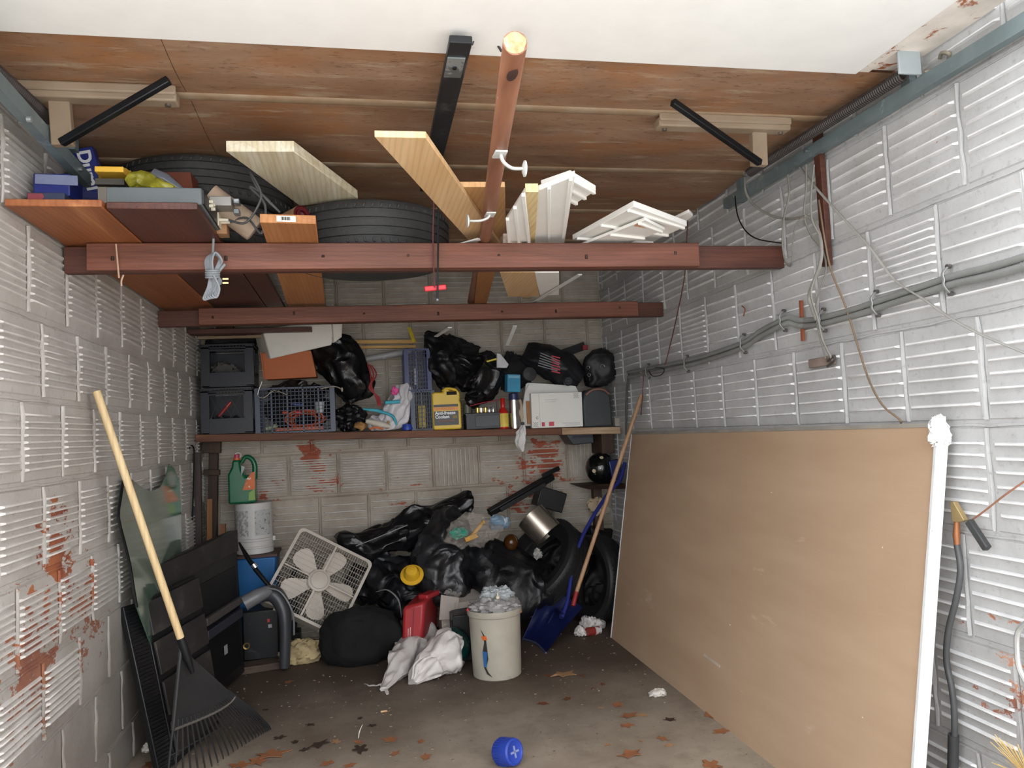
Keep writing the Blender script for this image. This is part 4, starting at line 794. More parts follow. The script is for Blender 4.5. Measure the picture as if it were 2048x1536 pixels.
# black bags in the middle
solo('bin_bag', sack([S(848, 688, 5.22), S(880, 700, 5.2), S(895, 740, 5.18), S(915, 775, 5.17)], [.05, .12, .13, .05], 72, 48, 9, .15, 61, wr=.03, fs=7), bagm, 'matte black bag bulging behind the antifreeze jug', 'bag')
solo('bin_bag', sack([S(905, 735, 5.2), S(940, 745, 5.17), S(965, 760, 5.15), S(950, 795, 5.12), S(925, 797, 5.12)], [.06, .12, .12, .07, .02], 72, 50, 10, .18, 62, wr=.03, fs=7), bag, 'glossy black bin bag sagging between the antifreeze jug and the steel flask', 'bag')
solo('cloth_bundle', blob(S(905, 705, 5.3), (.16, .08, .09), 63, .3, 3, .03, 8), mat('dark_cloth_and_backing', '1b1b1f', .85), 'dark cloth bundle against the back wall above the bin bags', 'cloth')
solo('cloth_bundle', blob(S(960, 725, 5.32), (.12, .06, .07), 64, .3, 3, .03, 8), MATS['dark_cloth_and_backing'], 'dark cloth bundle behind the white paper cone', 'cloth')
solo('cloth_bundle', blob(S(1030, 740, 5.3), (.13, .07, .12), 65, .3, 3, .03, 8), MATS['dark_cloth_and_backing'], 'dark cloth bundle behind the small blue carton', 'cloth')
t = thing('yellow_clamp', 'yellow and red plastic clamp lying on the glossy black bin bag', 'clamp', S(970, 725, 5.12)); mb = MB(); mb.bar(S(944, 731, 5.1), S(1000, 716, 5.1), .012, .012); part('jaw', mb, MATS['tool_yellow'], t, bevel=.003)
mb = MB(); mb.tube([S(944, 731, 5.1), S(955, 734, 5.09), S(962, 729, 5.09)], .005, 8); part('spring_grip', mb, mat('clamp_red', 'b03a30', .4), t)
solo('paper_cone', MB().prism([(0, -.045), (.07, -.05), (.085, -.025), (.03, .05), (.005, .055)], -.02, .0, frame(S(993, 722, 5.09), (1, 0, 0), (0, 0, 1))), mat('folded_paper', 'c8c8cc', .6), 'folded white paper cone on the black bags', 'paper', bevel=.004)
# black plastic case with bottles on it
x = (sx_(932)+sx_(1000))/2; w = sx_(1000)-sx_(932); z0 = zs(x)+.003; hb_ = atY(966, 826, 5.1).z-z0
t = thing('battery_case', 'dusty black plastic case on the shelf right of the antifreeze jug', 'case', (x, 5.15, z0)); mb = MB(RT((x, 5.165, z0))); mb.box((0, 0, hb_/2), (w, .14, hb_)); bo = part('body', mb, mat('dusty_black_plastic', '33363b', .45, vary=.1), t, bevel=.004)
part('lid_edge', MB(RT((x, 5.093, z0))).box((0, 0, hb_*.94), (w*1.02, .008, .008)), MATS['dusty_black_plastic'], t); part('front_panel', MB(RT((x, 5.093, z0))).box((w*.12, 0, hb_*.5), (w*.7, .005, hb_*.7)), mat('scuffed_grey', '4a4d50', .5), t, bevel=.002)
for k, (dx, c, r) in enumerate(((-.03, 'c8b060', .013), (-.004, 'd8d8d8', .014), (.025, 'b8a468', .014), (.052, 'c9c9cc', .012), (.078, 'd0d0d0', .010))):
    small('jar', MB().lathe([(0, 0), (r, 0), (r*1.1, .01), (r*1.1, .034), (r*.7, .04), (0, .04)], 14, RT((x+dx, 5.13+.01*(k % 2), z0+hb_+.002))), mat('jar_'+c, c, .15, metal=.7), ['small gold lidded jar, leftmost on the dusty black case', 'small silver jar, second from left on the dusty black case', 'small gold jar in the middle on the dusty black case', 'small silver jar, second from right on the dusty black case', 'smallest silver jar next to the red bottle'][k], 'jar')
mb = MB(); mb.tube([S(940, 812, 5.08), S(968, 805, 5.08), S(995, 801, 5.08)], .003, 8, smooth=3); small('red_straw', mb, mat('straw_red', 'a83040', .4), 'thin red straw lying above the small jars', 'straw')
solo('grey_jar', MB().lathe([(0, 0), (.03, 0), (.032, .06), (.02, .07), (0, .07)], 18, RT((sx_(938), 5.15, z0+hb_+.003))), mat('olive_grey', '52544a', .4), 'olive grey jar on the left of the dusty black case', 'jar')
# red bottle
x = (sx_(998)+sx_(1018))/2; z0 = zs(x)+.002; hb_ = atY(1008, 796, 5.1).z-z0; r = (sx_(1018)-sx_(998))/2; T = RT((x, 5.12, z0))
t = thing('red_bottle', 'slim red bottle with a yellow label beside the steel flask', 'bottle', (x, 5.12, z0)); rd = mat('gloss_red', 'b8231c', .25, vary=.05)
mb = MB(T); mb.lathe([(0, 0), (r*.95, 0), (r, .006), (r, hb_*.5), (r*.9, hb_*.56), (r*.45, hb_*.68), (r*.4, hb_*.72), (r*.38, hb_*.72)], 24); bo = part('body', mb, rd, t)
mb = MB(T); mb.lathe([(r*.45, hb_*.7), (r*.45, hb_*.98), (r*.36, hb_), (0, hb_)], 20); part('cap', mb, rd, t)
mb = MB(T); mb.lathe([(r*1.02, hb_*.06), (r*1.02, hb_*.5)], 24); part('label', mb, mat('label_yellow', 'dcc04a', .5, spots=[('cfcfc4', .6, 60)]), bo)
# steel flask with blue top
x = sx_(1031); z0 = zs(x)+.002; T = RT((x, 5.13, z0)); hf = atY(1031, 785, 5.1).z-z0; r = (sx_(1041)-sx_(1021))/2
t = thing('steel_flask', 'brushed steel flask with dark blue top under the small blue carton', 'flask', (x, 5.13, z0))
mb = MB(T); mb.lathe([(0, 0), (r, 0), (r, hf*.8), (0, hf*.8)], 24); part('body', mb, mat('brushed_steel', 'd5d2cc', .22, metal=.95, vary=.05), t)
mb = MB(T); mb.lathe([(r*.97, hf*.8), (r*1.0, hf*.83), (r*.95, hf*.97), (r*.6, hf), (0, hf)], 24); part('lid', mb, mat('navy_plastic', '27305a', .35), t)
mb = MB(RT((x-.005, 5.13, z0+hf+.003), 0, math.radians(3), math.radians(8))); mb.box((0, 0, .062), (.095, .06, .12)); t = thing('blue_carton', 'small bright blue carton standing on the steel flask', 'box', (x, 5.13, z0+hf)); bo = part('carton', mb, mat('sky_blue_card', '3f8fb5', .45, vary=.08, scale=10), t, bevel=.002)
mb = MB(RT((x-.005, 5.13, z0+hf+.003), 0, math.radians(3), math.radians(8))); mb.box((0, -.031, .105), (.08, .001, .018)); part('print_band', mb, mat('pale_blue_print', '7fb8cc', .5), bo)
# mailers
t = thing('padded_mailer', 'white open padded mailer curling up behind the printed white box', 'mailer', S(1060, 855, 5.2)); pw = mat('mailer_white', 'd8d8d4', .5, vary=.03, scale=3)
q = [(1040, 852), (1052, 768), (1056, 765), (1150, 772), (1160, 790), (1162, 852)]; mb = MB(); mb.prism([((S(u, v, 5.17)).x, (S(u, v, 5.17)).z) for u, v in q], -5.18, -5.165, Matrix(((1, 0, 0, 0), (0, 0, -1, 0), (0, 1, 0, 0), (0, 0, 0, 1)))); part('front_sheet', crumple(mb, .004, 8), pw, t, bevel=.002)
part('cardboard_insert', MB().box(S(1062, 825, 5.155), (.06, .012, .16)), mat('insert_brown', 'b07a4a', .7), t)
mb = MB(); mb.tube([S(1042, 850, 5.11), S(1045, 820, 5.10), S(1050, 785, 5.12), S(1058, 768, 5.15)], [.004, .006, .006, .003], 8, smooth=5, flat=.4); part('curled_edge', mb, pw, t)
xl, xr = sx_(1063), sx_(1165); z0 = zs((xl+xr)/2)+.004; zt = atY(1115, 785, 5.1).z
t = thing('mailing_box', 'white printed mailing box with small red marks standing on the shelf', 'box', ((xl+xr)/2, 5.13, z0)); mb = MB(RT(((xl+xr)/2, 5.12, z0), 0, math.radians(.8), 0)); mb.box((0, 0, (zt-z0)/2), (xr-xl, .045, zt-z0)); bo = part('carton', mb, mat('print_white', 'e4e3dd', .5, vary=.02), t, bevel=.003)
F = frame((xl, 5.0962, z0), (1, 0, 0), (0, 0, 1)); W_ = xr-xl; H_ = zt-z0
pr = mat('print_pink_red', 'cc4a5c', .5, vary=.1); pg_ = mat('print_grey', '9a9a9c', .5); pk = mat('print_black', '2c2c30', .5)
for (a, b, c, d) in ((.19, .05, .06, .12), (.33, .05, .10, .12)): part('red_mark', MB(F).box((W_*(a+c/2), H_*(b+d/2), 0), (W_*c, H_*d, .001)), pr, bo)
for (a, b, c) in ((.27, .80, .24), (.27, .74, .22), (.58, .12, .36), (.62, .09, .32), (.66, .05, .28)): part('print_line', MB(F).box((W_*(a+c/2), H_*b, 0), (W_*c, .0018, .001)), pg_, bo)
part('fold_line', MB(F).box((W_*.16, H_*.5, 0), (.0012, H_*.96, .001)), pg_, bo)
mb = MB(F); mb.lathe([(.006, 0), (.009, 0), (.009, .001), (.006, .001)], 14, Matrix.Translation((W_*.11, H_*.3, 0)), a0=.6, a1=5.6); part('round_mark', mb, pk, bo)
for (a, b) in ((.85, .83), (.035, .05)):
    mb = MB(F)
    for i in range(5):
        for j in range(5):
            if (i+j) % 2 == 0: mb.box((W_*a+i*.007, H_*b+j*.007, 0), (.0045, .0045, .001), )
    part('checker_mark', mb, pk, bo, kind='stuff')
# gym bag
gb = mat('black_nylon', '1c1d21', .5, vary=.25, bump=.4, bscale=12)
t = thing('gym_bag', 'black nylon gym bag with grey and red striped print on top of the mailers', 'bag', S(1110, 770, 5.2))
part('body', sack([S(1050, 700, 5.26), S(1085, 718, 5.22), S(1130, 740, 5.2), S(1160, 762, 5.18)], [.07, .12, .13, .06], 72, 44, 7, .1, 71, wr=.018, fs=5), gb, t)
for k in range(6):
    mb = MB(); a = S(1081-k*1, 706+k*5, 5.075+.002*k); b = S(1120-k, 722+k*4, 5.06+.001*k); mb.bar(a, b, .006, .003, (0, 1, 0)); part('grey_stripe', mb, mat('stripe_grey', '7f8088', .5), t)
    mb = MB(); a = S(1103, 712+k*6, 5.062); b = S(1120, 716+k*6, 5.057); mb.bar(a, b, .009, .003, (0, 1, 0)); part('red_stripe', mb, mat('stripe_red', 'b0303c', .5), t)
mb = MB(); mb.lathe([(0, -.004), (.012, -.004), (.016, 0), (.024, 0), (.028, -.004), (.033, 0), (.033, .02)], 24, frame(S(1137, 762, 5.06), (1, 0, 0), (0, 0, -1)) ); part('round_end', mb, mat('ring_black', '26282c', .45), t)
mb = MB(); mb.lathe([(0, 0), (.045, .002), (.05, .012), (.045, .022), (0, .03)], 24, frame(S(1058, 748, 5.1), (1, 0, 0), (0, 0, 1))); solo('speaker_cone', mb, mat('mesh_black', '2a2a2e', .6), 'dark round mesh pad leaning against the gym bag', 'pad')
mb = MB(); mb.box(S(1145, 700, 5.33), (.22, .015, .1)); solo('dark_board', MB(RT(S(1140, 702, 5.34), 0, -.3, 0)).box((0, 0, 0), (.24, .012, .06)), mat('dark_navy_board', '17171c', .6), 'narrow dark board leaning in the corner behind the gym bag', 'board')
solo('red_sticker_tin', MB().box(S(1170, 695, 5.3), (.04, .03, .035)), mat('dim_red', '8a2f33', .5), 'small red tin on the dark board in the corner', 'tin', bevel=.003)
t = thing('shoulder_bag', 'small black shoulder bag with metal rings beside the right wall', 'bag', S(1200, 785, 5.2))
part('body', blob(S(1198, 738, 5.2), (.115, .09, .125), 75, .12, 2, .014, 7, power=.75), gb, t)
for (u, v, r_) in ((1205, 733, .014), (1176, 735, .009), (1178, 750, .009)): part('ring', MB().lathe([(r_, 0), (r_+.003, .002), (r_+.003, 0)], 16, frame(S(u, v, 5.09), (1, 0, 0), (0, 0, 1))), MATS['bright_zinc'], t)
# dark plastic bin and block
x = (sx_(1167)+sx_(1224))/2; z0 = zs(x)+.003; hb_ = atY(1195, 778, 5.1).z-z0; w = sx_(1224)-sx_(1167)
t = thing('dark_bin', 'dark grey rounded plastic case standing right of the mailing box', 'case', (x, 5.17, z0)); mb = MB(RT((x, 5.18, z0))); mb.prism([(-w/2, 0), (w/2, 0), (w/2*.98, hb_*.7), (w/2*.85, hb_*.93), (w/2*.5, hb_), (-w/2*.5, hb_), (-w/2*.85, hb_*.93), (-w/2*.98, hb_*.7)], -.07, .08, Matrix(((1, 0, 0, 0), (0, 0, -1, 0), (0, 1, 0, 0), (0, 0, 0, 1)))); part('shell', mb, mat('charcoal_plastic', '3b3f42', .4, vary=.1), t, bevel=.012)
mb = MB(); mb.tube([S(1172, 790, 5.08), S(1185, 780, 5.07), S(1205, 779, 5.07), S(1218, 788, 5.08)], .009, 10, smooth=5); part('brown_strap', mb, mat('brown_strap', '7a5a50', .6), t)
solo('wood_block', MB().box((sx_(1236), 5.14, zs(1.75)+.03+.003), (.04, .05, .06)), mat('weathered_grey_wood', '9c968c', .8), 'weathered grey wood block at the right end of the shelf', 'block', bevel=.003)
# hanging white glove
t = thing('hanging_bag', 'torn white plastic bag hanging over the shelf edge below the flask', 'bag', S(1043, 905, 5.05)); part('film', sack([S(1046, 850, 5.055), S(1044, 862, 5.045), S(1040, 880, 5.04), S(1046, 903, 5.05)], [.008, .024, .036, .012], 40, 30, 5, .25, 81, wr=.008, fs=14), mat('bright_white_film', 'e2e1de', .4), t)
part('black_clip', MB().box(S(1045, 847, 5.045), (.025, .015, .018)), bk, t, bevel=.003); part('upper_shred', sack([S(1040, 800, 5.09), S(1042, 825, 5.06), S(1044, 845, 5.055)], [.006, .012, .007], 20, 16, 5, .3, 82, wr=.005, fs=20), mat('tan_shred', 'b8a890', .5), t)
# under shelf: brackets and black tray
dw = wood('dark_old_wood', '4a3528', '2f221b', 2, .7, 10)
solo('shelf_bracket', MB().box((sx_(1215, 880), 5.24, zs(1.6)-.048-.07), (.09, .24, .14)), dw, 'dark wooden bracket block under the right end of the shelf', 'bracket', bevel=.004)
t = thing('plastic_tray', 'black plastic tray hanging under the pale shelf plank', 'tray', S(1163, 890, 5.1)); mb = MB(); mb.prism([((S(u, v, 5.1)).x, (S(u, v, 5.1)).z) for u, v in ((1132, 869), (1186, 867), (1188, 886), (1146, 890))], -5.3, -5.1, Matrix(((1, 0, 0, 0), (0, 0, -1, 0), (0, 1, 0, 0), (0, 0, 0, 1)))); part('shell', mb, MATS['dusty_black_plastic'], t, bevel=.006)
part('dark_opening', MB().box(S(1165, 873, 5.098), (.14, .004, .018)), mat('navy_dark', '16192a', .5), t)
# ================================================================== FLOOR, BACK HALF
def F0(u, v): return atZ(u, v, 0)
# green glass
t = thing('glass_pane', 'green tinted curved car window leaning on the left wall', 'glass', (-.95, 4.0, .02)); Pg = V((-.93, 4.0, .95)); Ng = V((1, -.03, .10))
gl = mat('green_glass', '567060', .08, vary=.05, trans=.35, spec=.7, ior=1.5, alpha=.92)
px = [(246, 955), (239, 1000), (235, 1035), (246, 1080), (258, 1130), (266, 1180), (272, 1215), (300, 1290), (340, 1290), (352, 1200), (361, 1110), (360, 1010), (357, 965), (347, 938), (337, 928), (330, 955), (318, 975), (300, 984), (282, 976), (262, 960)]
P = [onplane(u, v, Pg, Ng) for u, v in px]; n = Ng.normalized()*.006
mb = MB(); k = len(P); mb.add(P+[p+n for p in P], [tuple(range(k)), tuple(range(k, 2*k))[::-1]]+[(i, (i+1) % k, k+(i+1) % k, k+i) for i in range(k)])
part('pane', mb, gl, t)
mb = MB(); mb.tube([P[0]+n*.5, P[1]+n*.5, P[2]+n*.5, P[3]+n*.5, P[4]+n*.5, P[5]+n*.5, P[6]+n*.5], .006, 6, smooth=2); part('rubber_edge', mb, bk, t)
# black monitor shell leaning at left
blk = mat('black_plastic', '17181a', .4, vary=.15, scale=5, spots=[('2b2a29', .62, 9)])
dust = mat('dusty_black', '2c2a29', .55, vary=.2, spots=[('3f3a36', .6, 8)])
def slabq(q, t_, name, m, parent, label=None, bevel=.004, inset=0):
    mb = MB(); q = [V(p) for p in q]; n = (q[1]-q[0]).cross(q[3]-q[0]).normalized()
    if n.dot(q[0]-CAM) < 0: n = -n
    vs = q+[p+n*t_ for p in q]; mb.add(vs, [(0,1,2,3),(7,6,5,4),(0,4,5,1),(1,5,6,2),(2,6,7,3),(3,7,4,0)])
    return part(name, mb, m, parent, label, bevel)
def bil(q, s, t_): return (q[0]*(1-s)+q[1]*s)*(1-t_)+(q[3]*(1-s)+q[2]*s)*t_
tv = thing('television', 'big black flat television leaning face out behind the slatted panel', 'television', (-.7, 4.8, 0))
q = [atY(318, 1130, 3.85), atY(472, 1060, 4.75), atY(489, 1300, 4.72), atY(352, 1420, 3.88)]; q[2].z = .02; q[3].z = .02
slabq(q, .05, 'housing', blk, tv, bevel=.01)
def sub(q, a, b, c, d, off=-.004):
    n = (q[1]-q[0]).cross(q[3]-q[0]).normalized(); n = -n if n.dot(q[0]-CAM) < 0 else n
    return [bil(q, a, c)+n*off, bil(q, b, c)+n*off, bil(q, b, d)+n*off, bil(q, a, d)+n*off]
slabq(sub(q, .0, 1, .0, .15, -.008), .006, 'top_ledge', dust, tv)
slabq(sub(q, .06, .94, .24, .93), .003, 'screen', mat('black_screen', '0b0c10', .5, vary=.05), tv)
slabq(sub(q, .42, .95, .46, .51, -.03), .028, 'trim_bar', mat('grey_bar', '4a4543', .5), tv); slabq(sub(q, .42, .95, .54, .60, -.03), .028, 'trim_bar', mat('blue_grey_bar', '33353f', .4), tv)
slabq(sub(q, .68, .73, .72, .78, -.006), .002, 'sticker', mat('sticker_grey', '9a9ca0', .5), tv)
# slatted black panel
pn = thing('slatted_screen', 'dusty black slatted plastic panel leaning on the left wall behind the rake', 'panel', (-.85, 3.9, 0))
q = [atY(284, 1203, 3.60), atY(392, 1150, 3.98), atY(438, 1390, 3.92), atY(352, 1530, 3.50)]; q[2].z = .02; q[3].z = .015
slabq(q, .04, 'backing', blk, pn)
for i in range(4): slabq(sub(q, .03, 1.0, .02+.245*i, .225+.245*i, -.014), .012, 'slat', dust, pn, bevel=.003)
e0 = atY(246, 1214, 3.52); e1 = atY(318, 1525, 3.44); e1.z = .01; mb = MB()
qs = [e0, q[0]+V((-.004, 0, 0)), q[3]+V((-.004, 0, 0)), e1]; slabq(qs, .03, 'side_strip', blk, pn)
mb = MB()
for i in range(46):
    a = bil(qs, .08, (i+.5)/46); b = bil(qs, .92, (i+.5)/46); mb.bar(a+V((.004, -.006, 0)), b+V((.004, -.006, 0)), .006, .006)
part('rib', mb, blk, pn, kind='stuff')
# ---- rake
rk = thing('leaf_rake', 'black plastic leaf rake with a long pale wooden handle leaning on the left wall', 'rake', atY(365, 1288, 3.3))
p0 = atX(193, 782, -.955); p1 = atY(366, 1290, 3.25)
mb = MB(); mb.tube([p0, p1], .0145, 16); part('handle', mb, wood('ash_handle', 'e0c79a', 'cdb080', 2, .5, 10, spots=[('8a7350', .7, 30)]), rk)
rkm = mat('rake_black', '2a2a2b', .5, vary=.15, spots=[('4a4540', .66, 14)])
p2 = p1+(p1-p0).normalized()*.12
mb = MB(); mb.tube([p1-(p1-p0).normalized()*.03, p1+(p1-p0).normalized()*.05, p2], [.0175, .016, .008], 14); part('socket', mb, bk, rk)
A_ = p1+(p1-p0).normalized()*.01+V((-.01, 0, 0)); Lp = F0(332, 1600); Lp.z = .01; Rp = atZ(541, 1455, .015)
NT = 24; ends = []; webs = []
for i in range(NT):
    s = i/(NT-1); e = Lp*(1-s)+Rp*s; mid = (Lp+Rp)/2; out = (mid-A_); out.z = 0; e = e+out.normalized()*.13*4*s*(1-s); e.z = .012; ends.append(e); webs.append(A_+(e-A_)*(.56+.05*math.sin(PI*s)))
mb = MB(); n0 = (ends[-1]-A_).cross(ends[0]-A_).normalized()*.004; vs = [A_]+webs; k = len(vs); mb.add(vs+[p+n0 for p in vs], [(0, i+1, i) for i in range(1, k-1)]+[(k, k+i, k+i+1) for i in range(1, k-1)]+[(i, i+1, k+i+1, k+i) for i in range(1, k-1)]+[(0, 1, k+1, k), (k-1, 0, k, 2*k-1)])
wb2 = part('fan_web', mb, rkm, rk)
part('rim', MB().tube(webs, .006, 8), mat('rake_rim', '5e5a54', .5), wb2)
part('edge_rib', MB().tube([A_+V((0, 0, .01)), (A_+webs[0])/2+V((0, 0, .004)), webs[0]], .008, 8), rkm, wb2)
for i in range(NT):
    w_ = webs[i]; e = ends[i]; d = (e-w_); mb = MB(); up = V((0, 0, .012)); mb.tube([w_-d*.15, w_+d*.5+up, e-d*.04+up*.3, e+V((0, 0, -.008))], [.0045, .0042, .0036, .002], 6, smooth=3); part('tine', mb, rkm, rk)
mb = MB(); mb.tube([webs[i]+(ends[i]-webs[i])*.45+V((0, 0, .014)) for i in range(NT)], .003, 6); part('cross_cord', mb, rkm, rk)
# ---- corner frame and timbers
fr = thing('wooden_trestle', 'dark wooden bracket frame standing in the back left corner under the shelf', 'trestle', (-.9, 5.3, 0))
def atB(u, v, y=5.27): return atY(u, v, y)
part('post', MB().bar(atB(428, 893), V((atB(420, 1290).x, 5.3, .0)), .055, .05, (0, 1, 0)), dw, fr, bevel=.003)
part('arm', MB().bar(V((-.97, 5.22, atB(400, 893).z)), atB(442, 893, 5.22), .05, .085), dw, fr, bevel=.003); part('arm', MB().bar(V((-.97, 5.24, atB(400, 945).z)), atB(440, 945, 5.24), .04, .035), dw, fr, bevel=.003)
solo('timber_strip', MB().bar(atY(420, 998, 5.18), V((atY(416, 1200, 5.18).x, 5.15, .0)), .03, .02, (0, 1, 0)), wood('ochre_strip', '8f6238', '6f4826', 2), 'ochre wooden strip standing in front of the trestle', 'strip')
solo('timber_strip', MB().bar(atY(446, 1048, 5.2), V((atY(430, 1220, 5.2).x, 5.15, .0)), .035, .025, (0, 1, 0)), MATS['ochre_strip'], 'short ochre wooden strip beside the white bucket', 'strip')
hs = thing('black_strap', 'shiny black rubber strap looped over a hook in the left corner', 'strap', atY(385, 1080, 5.0)); mb = MB(); mb.tube([atY(u, v, 4.95) for u, v in ((378, 1085), (377, 1000), (375, 920), (380, 893), (388, 900), (387, 960), (385, 1040))], .011, 10, smooth=5, flat=.4); part('loop', mb, mat('shiny_black', '17191b', .2), hs)
solo('dark_stake', MB().bar(atY(394, 905, 5.05), V((atY(400, 1250, 5.05).x, 5.0, .0)), .045, .03, (0, 1, 0)), wood('maroon_stake', '3a2622', '281a18', 2, .5), 'tall dark maroon stake standing beside the black strap', 'stake')
# ---- blue tub, white bucket, green jug
xb = atY(515, 1150, 5.19).x
t = thing('blue_tub', 'bright blue storage tub with brown lid under the white bucket', 'tub', (xb, 5.1, 0)); zt = atY(515, 1108, 5.08).z
mb = MB(RT((xb, 5.19, 0))); w = .34; mb.add([(-.11, -.11, 0), (.11, -.11, 0), (.11, .11, 0), (-.11, .11, 0), (-.13, -.13, zt-.02), (.13, -.13, zt-.02), (.13, .13, zt-.02), (-.13, .13, zt-.02)], [(0,3,2,1),(4,5,6,7),(0,1,5,4),(1,2,6,5),(2,3,7,6),(3,0,4,7)]); bl = mat('azure_plastic', '155c96', .4, vary=.12); part('body', mb, bl, t, bevel=.012)
part('lid', MB(RT((xb, 5.19, zt-.012))).box((0, 0, 0), (.28, .28, .02)), mat('brown_lid', '4a3530', .6), t, bevel=.004)
t = thing('white_bucket', 'white lidded pail turned upside down with faded printed label, on the blue tub', 'bucket', (xb, 5.12, zt)); xw = atY(508, 1050, 5.19).x; zt2 = atY(505, 1006, 5.12).z; T = RT((xw, 5.19, zt)); h = zt2-zt; r0 = (atY(549, 1080, 5.19).x-atY(472, 1080, 5.19).x)/2
wm2 = mat('dull_white_plastic', 'b9b7b3', .45, vary=.05)
mb = MB(T); mb.lathe([(0, 0), (r0, 0), (r0, h*.10), (r0*1.04, h*.11), (r0*1.04, h*.14), (r0, h*.15), (r0, h*.24), (r0*1.05, h*.25), (r0*1.05, h*.29), (r0*.98, h*.30), (r0*.97, h*.99), (r0*.94, h), (0, h)], 40); bo = part('body', mb, wm2, t)
mb = MB(T); mb.lathe([(r0*.985, h*.36), (r0*.978, h*.86)], 24, None, a0=math.radians(-160), a1=math.radians(-100)); part('label', mb, mat('faded_label', '8a8a88', .6, spots=[('b5b3b0', .5, 60)]), bo)
mb = MB(T); mb.lathe([(r0*.985, h*.36), (r0*.978, h*.86)], 24, None, a0=math.radians(-80), a1=math.radians(-25)); part('label', mb, mat('faded_label_text', 'a9aaa8', .6, spots=[('6a6c6c', .56, 50), ('7f9a80', .66, 30)]), bo)
part('bail_ear', MB(T).box((r0*1.05, -.02, h*.26), (.02, .03, .03)), wm2, bo, bevel=.003)
xg = atY(486, 960, 5.12).x; zb = zt2+.004; hg = atY(482, 912, 5.1).z-zb; w = atY(515, 980, 5.08).x-atY(459, 980, 5.08).x
t = thing('green_jug', 'dark green jug of liquid with handle and orange label on the white bucket', 'jug', (xg, 5.1, zb)); gm = mat('bottle_green', '0f5a3a', .25, vary=.06)
F = frame((xg, 5.07, zb), (1, 0, 0), (0, 0, 1)); mb = MB(F); mb.prism([(-w*.5, 0), (w*.47, 0), (w*.47, hg*.52), (w*.30, hg*.60), (w*.12, hg*.56), (-.02*w, hg*.70), (-.06*w, hg*.92), (-w*.33, hg*.92), (-w*.35, hg*.78), (-w*.5, hg*.62)], -.11, 0); bo = part('body', mb, gm, t, bevel=.012)
mb = MB(F); mb.tube([(-.03*w, hg*.86, -.05), (w*.12, hg*.97, -.05), (w*.32, hg*.93, -.05), (w*.44, hg*.78, -.05), (w*.42, hg*.5, -.05)], [.012, .014, .015, .016, .018], 12, smooth=5); part('handle', mb, gm, bo)
T = RT((xg-w*.2, 5.12, zb+hg*.92)); part('collar', MB(T).lathe([(.022, 0), (.022, .012), (0, .012)], 18), mat('collar_orange', 'c8602e', .4), t); part('cap', MB(T).lathe([(.016, .012), (.015, .035), (.0, .038)], 18), mat('cap_magenta', 'b03a58', .4), t); part('pull_ring', MB(T).lathe([(.016, 0), (.021, .002), (.021, -.002), (.016, 0)], 16, RT((.008, 0, .027), PI/2)), mat('cap_white', 'd0d0d0', .4), t)
mb = MB(F); mb.prism([(w*.02, hg*.28), (w*.47, hg*.28), (w*.47, hg*.66), (w*.36, hg*.64), (w*.16, hg*.5)], .0, .0015); l1 = part('label', mb, mat('label_orange_white', 'c4622a', .45, spots=[('d8cfc4', .56, 22), ('d99a3a', .64, 18)]), bo)
mb = MB(F); mb.prism([(w*.22, hg*.06), (w*.46, hg*.06), (w*.46, hg*.3), (w*.24, hg*.22)], .0, .0015); part('label', mb, mat('label_green', '7a9a4a', .5), bo)
mb = MB(F); mb.prism([(-.02*w, hg*.58), (w*.13, hg*.76), (w*.0, hg*.80)], .0, .0015); part('label', mb, mat('label_grey', '9aa0a0', .5), bo)
# ---- box fan
fan = thing('box_fan', 'dirty white square box fan standing on one corner against the back wall', 'fan', F0(640, 1262)); fm = mat('yellowed_white_metal', 'bdb4a8', .45, vary=.06, spots=[('8f8478', .7, 14)])
C0 = atY(638, 1161, 4.98); TLp = atY(614, 1056, 5.1); TRp = atY(746, 1122, 5.1)
xax = (TRp-TLp).normalized(); up_ = (TLp-atY(527, 1202, 4.86)).normalized(); F = frame(C0, xax, up_); S_ = .258
def rrect(s, r, k=6): return [(sx*(s-r)+r*math.cos(a), sy*(s-r)+r*math.sin(a)) for sx, sy, a0 in ((1, 1, 0), (-1, 1, PI/2), (-1, -1, PI), (1, -1, 3*PI/2)) for a in [a0+PI/2*i/k for i in range(k+1)]]
oo = rrect(S_, .035); ii = rrect(S_-.018, .03); k = len(oo)
def ringprism(mb, oo, ii, z0, z1):
    k = len(oo); mb.add([(x, y, z0) for x, y in oo]+[(x, y, z0) for x, y in ii]+[(x, y, z1) for x, y in oo]+[(x, y, z1) for x, y in ii], [(i, (i+1) % k, k+(i+1) % k, k+i) for i in range(k)]+[(2*k+i, 3*k+i, 3*k+(i+1) % k, 2*k+(i+1) % k) for i in range(k)]+[(i, 2*k+i, 2*k+(i+1) % k, (i+1) % k) for i in range(k)]+[(k+i, k+(i+1) % k, 3*k+(i+1) % k, 3*k+i) for i in range(k)])
mb = MB(F); ringprism(mb, oo, ii, -.10, .006); part('frame', mb, fm, fan)
mb = MB(F); N_ = 30; L_ = (S_-.02)
for i in range(1, N_): 
    x = -L_+2*L_*i/N_; mb.box((x, 0, 0), (.0015, 2*L_, .0025))
for j in range(1, 15): y = -L_+2*L_*j/15; mb.box((0, y, .002), (2*L_, .0018, .0025))
part('front_grille', mb, fm, fan)
for a in (0, 1): part('grille_brace', MB(F).box((0, 0, .004), (.012, 2*L_, .005) if a else (2*L_, .008, .005)), fm, fan)
hub = part('hub_cover', MB(F).lathe([(0, .012), (.060, .011), (.069, .006), (.071, -.004)], 32), fm, fan)
part('hub_ring', MB(F).lathe([(.052, .0135), (.056, .0135), (.056, .011)], 24), mat('hub_grey', '9a9288', .5), hub)
bm_ = mat('fan_blade', 'cdc4b8', .5, vary=.05)
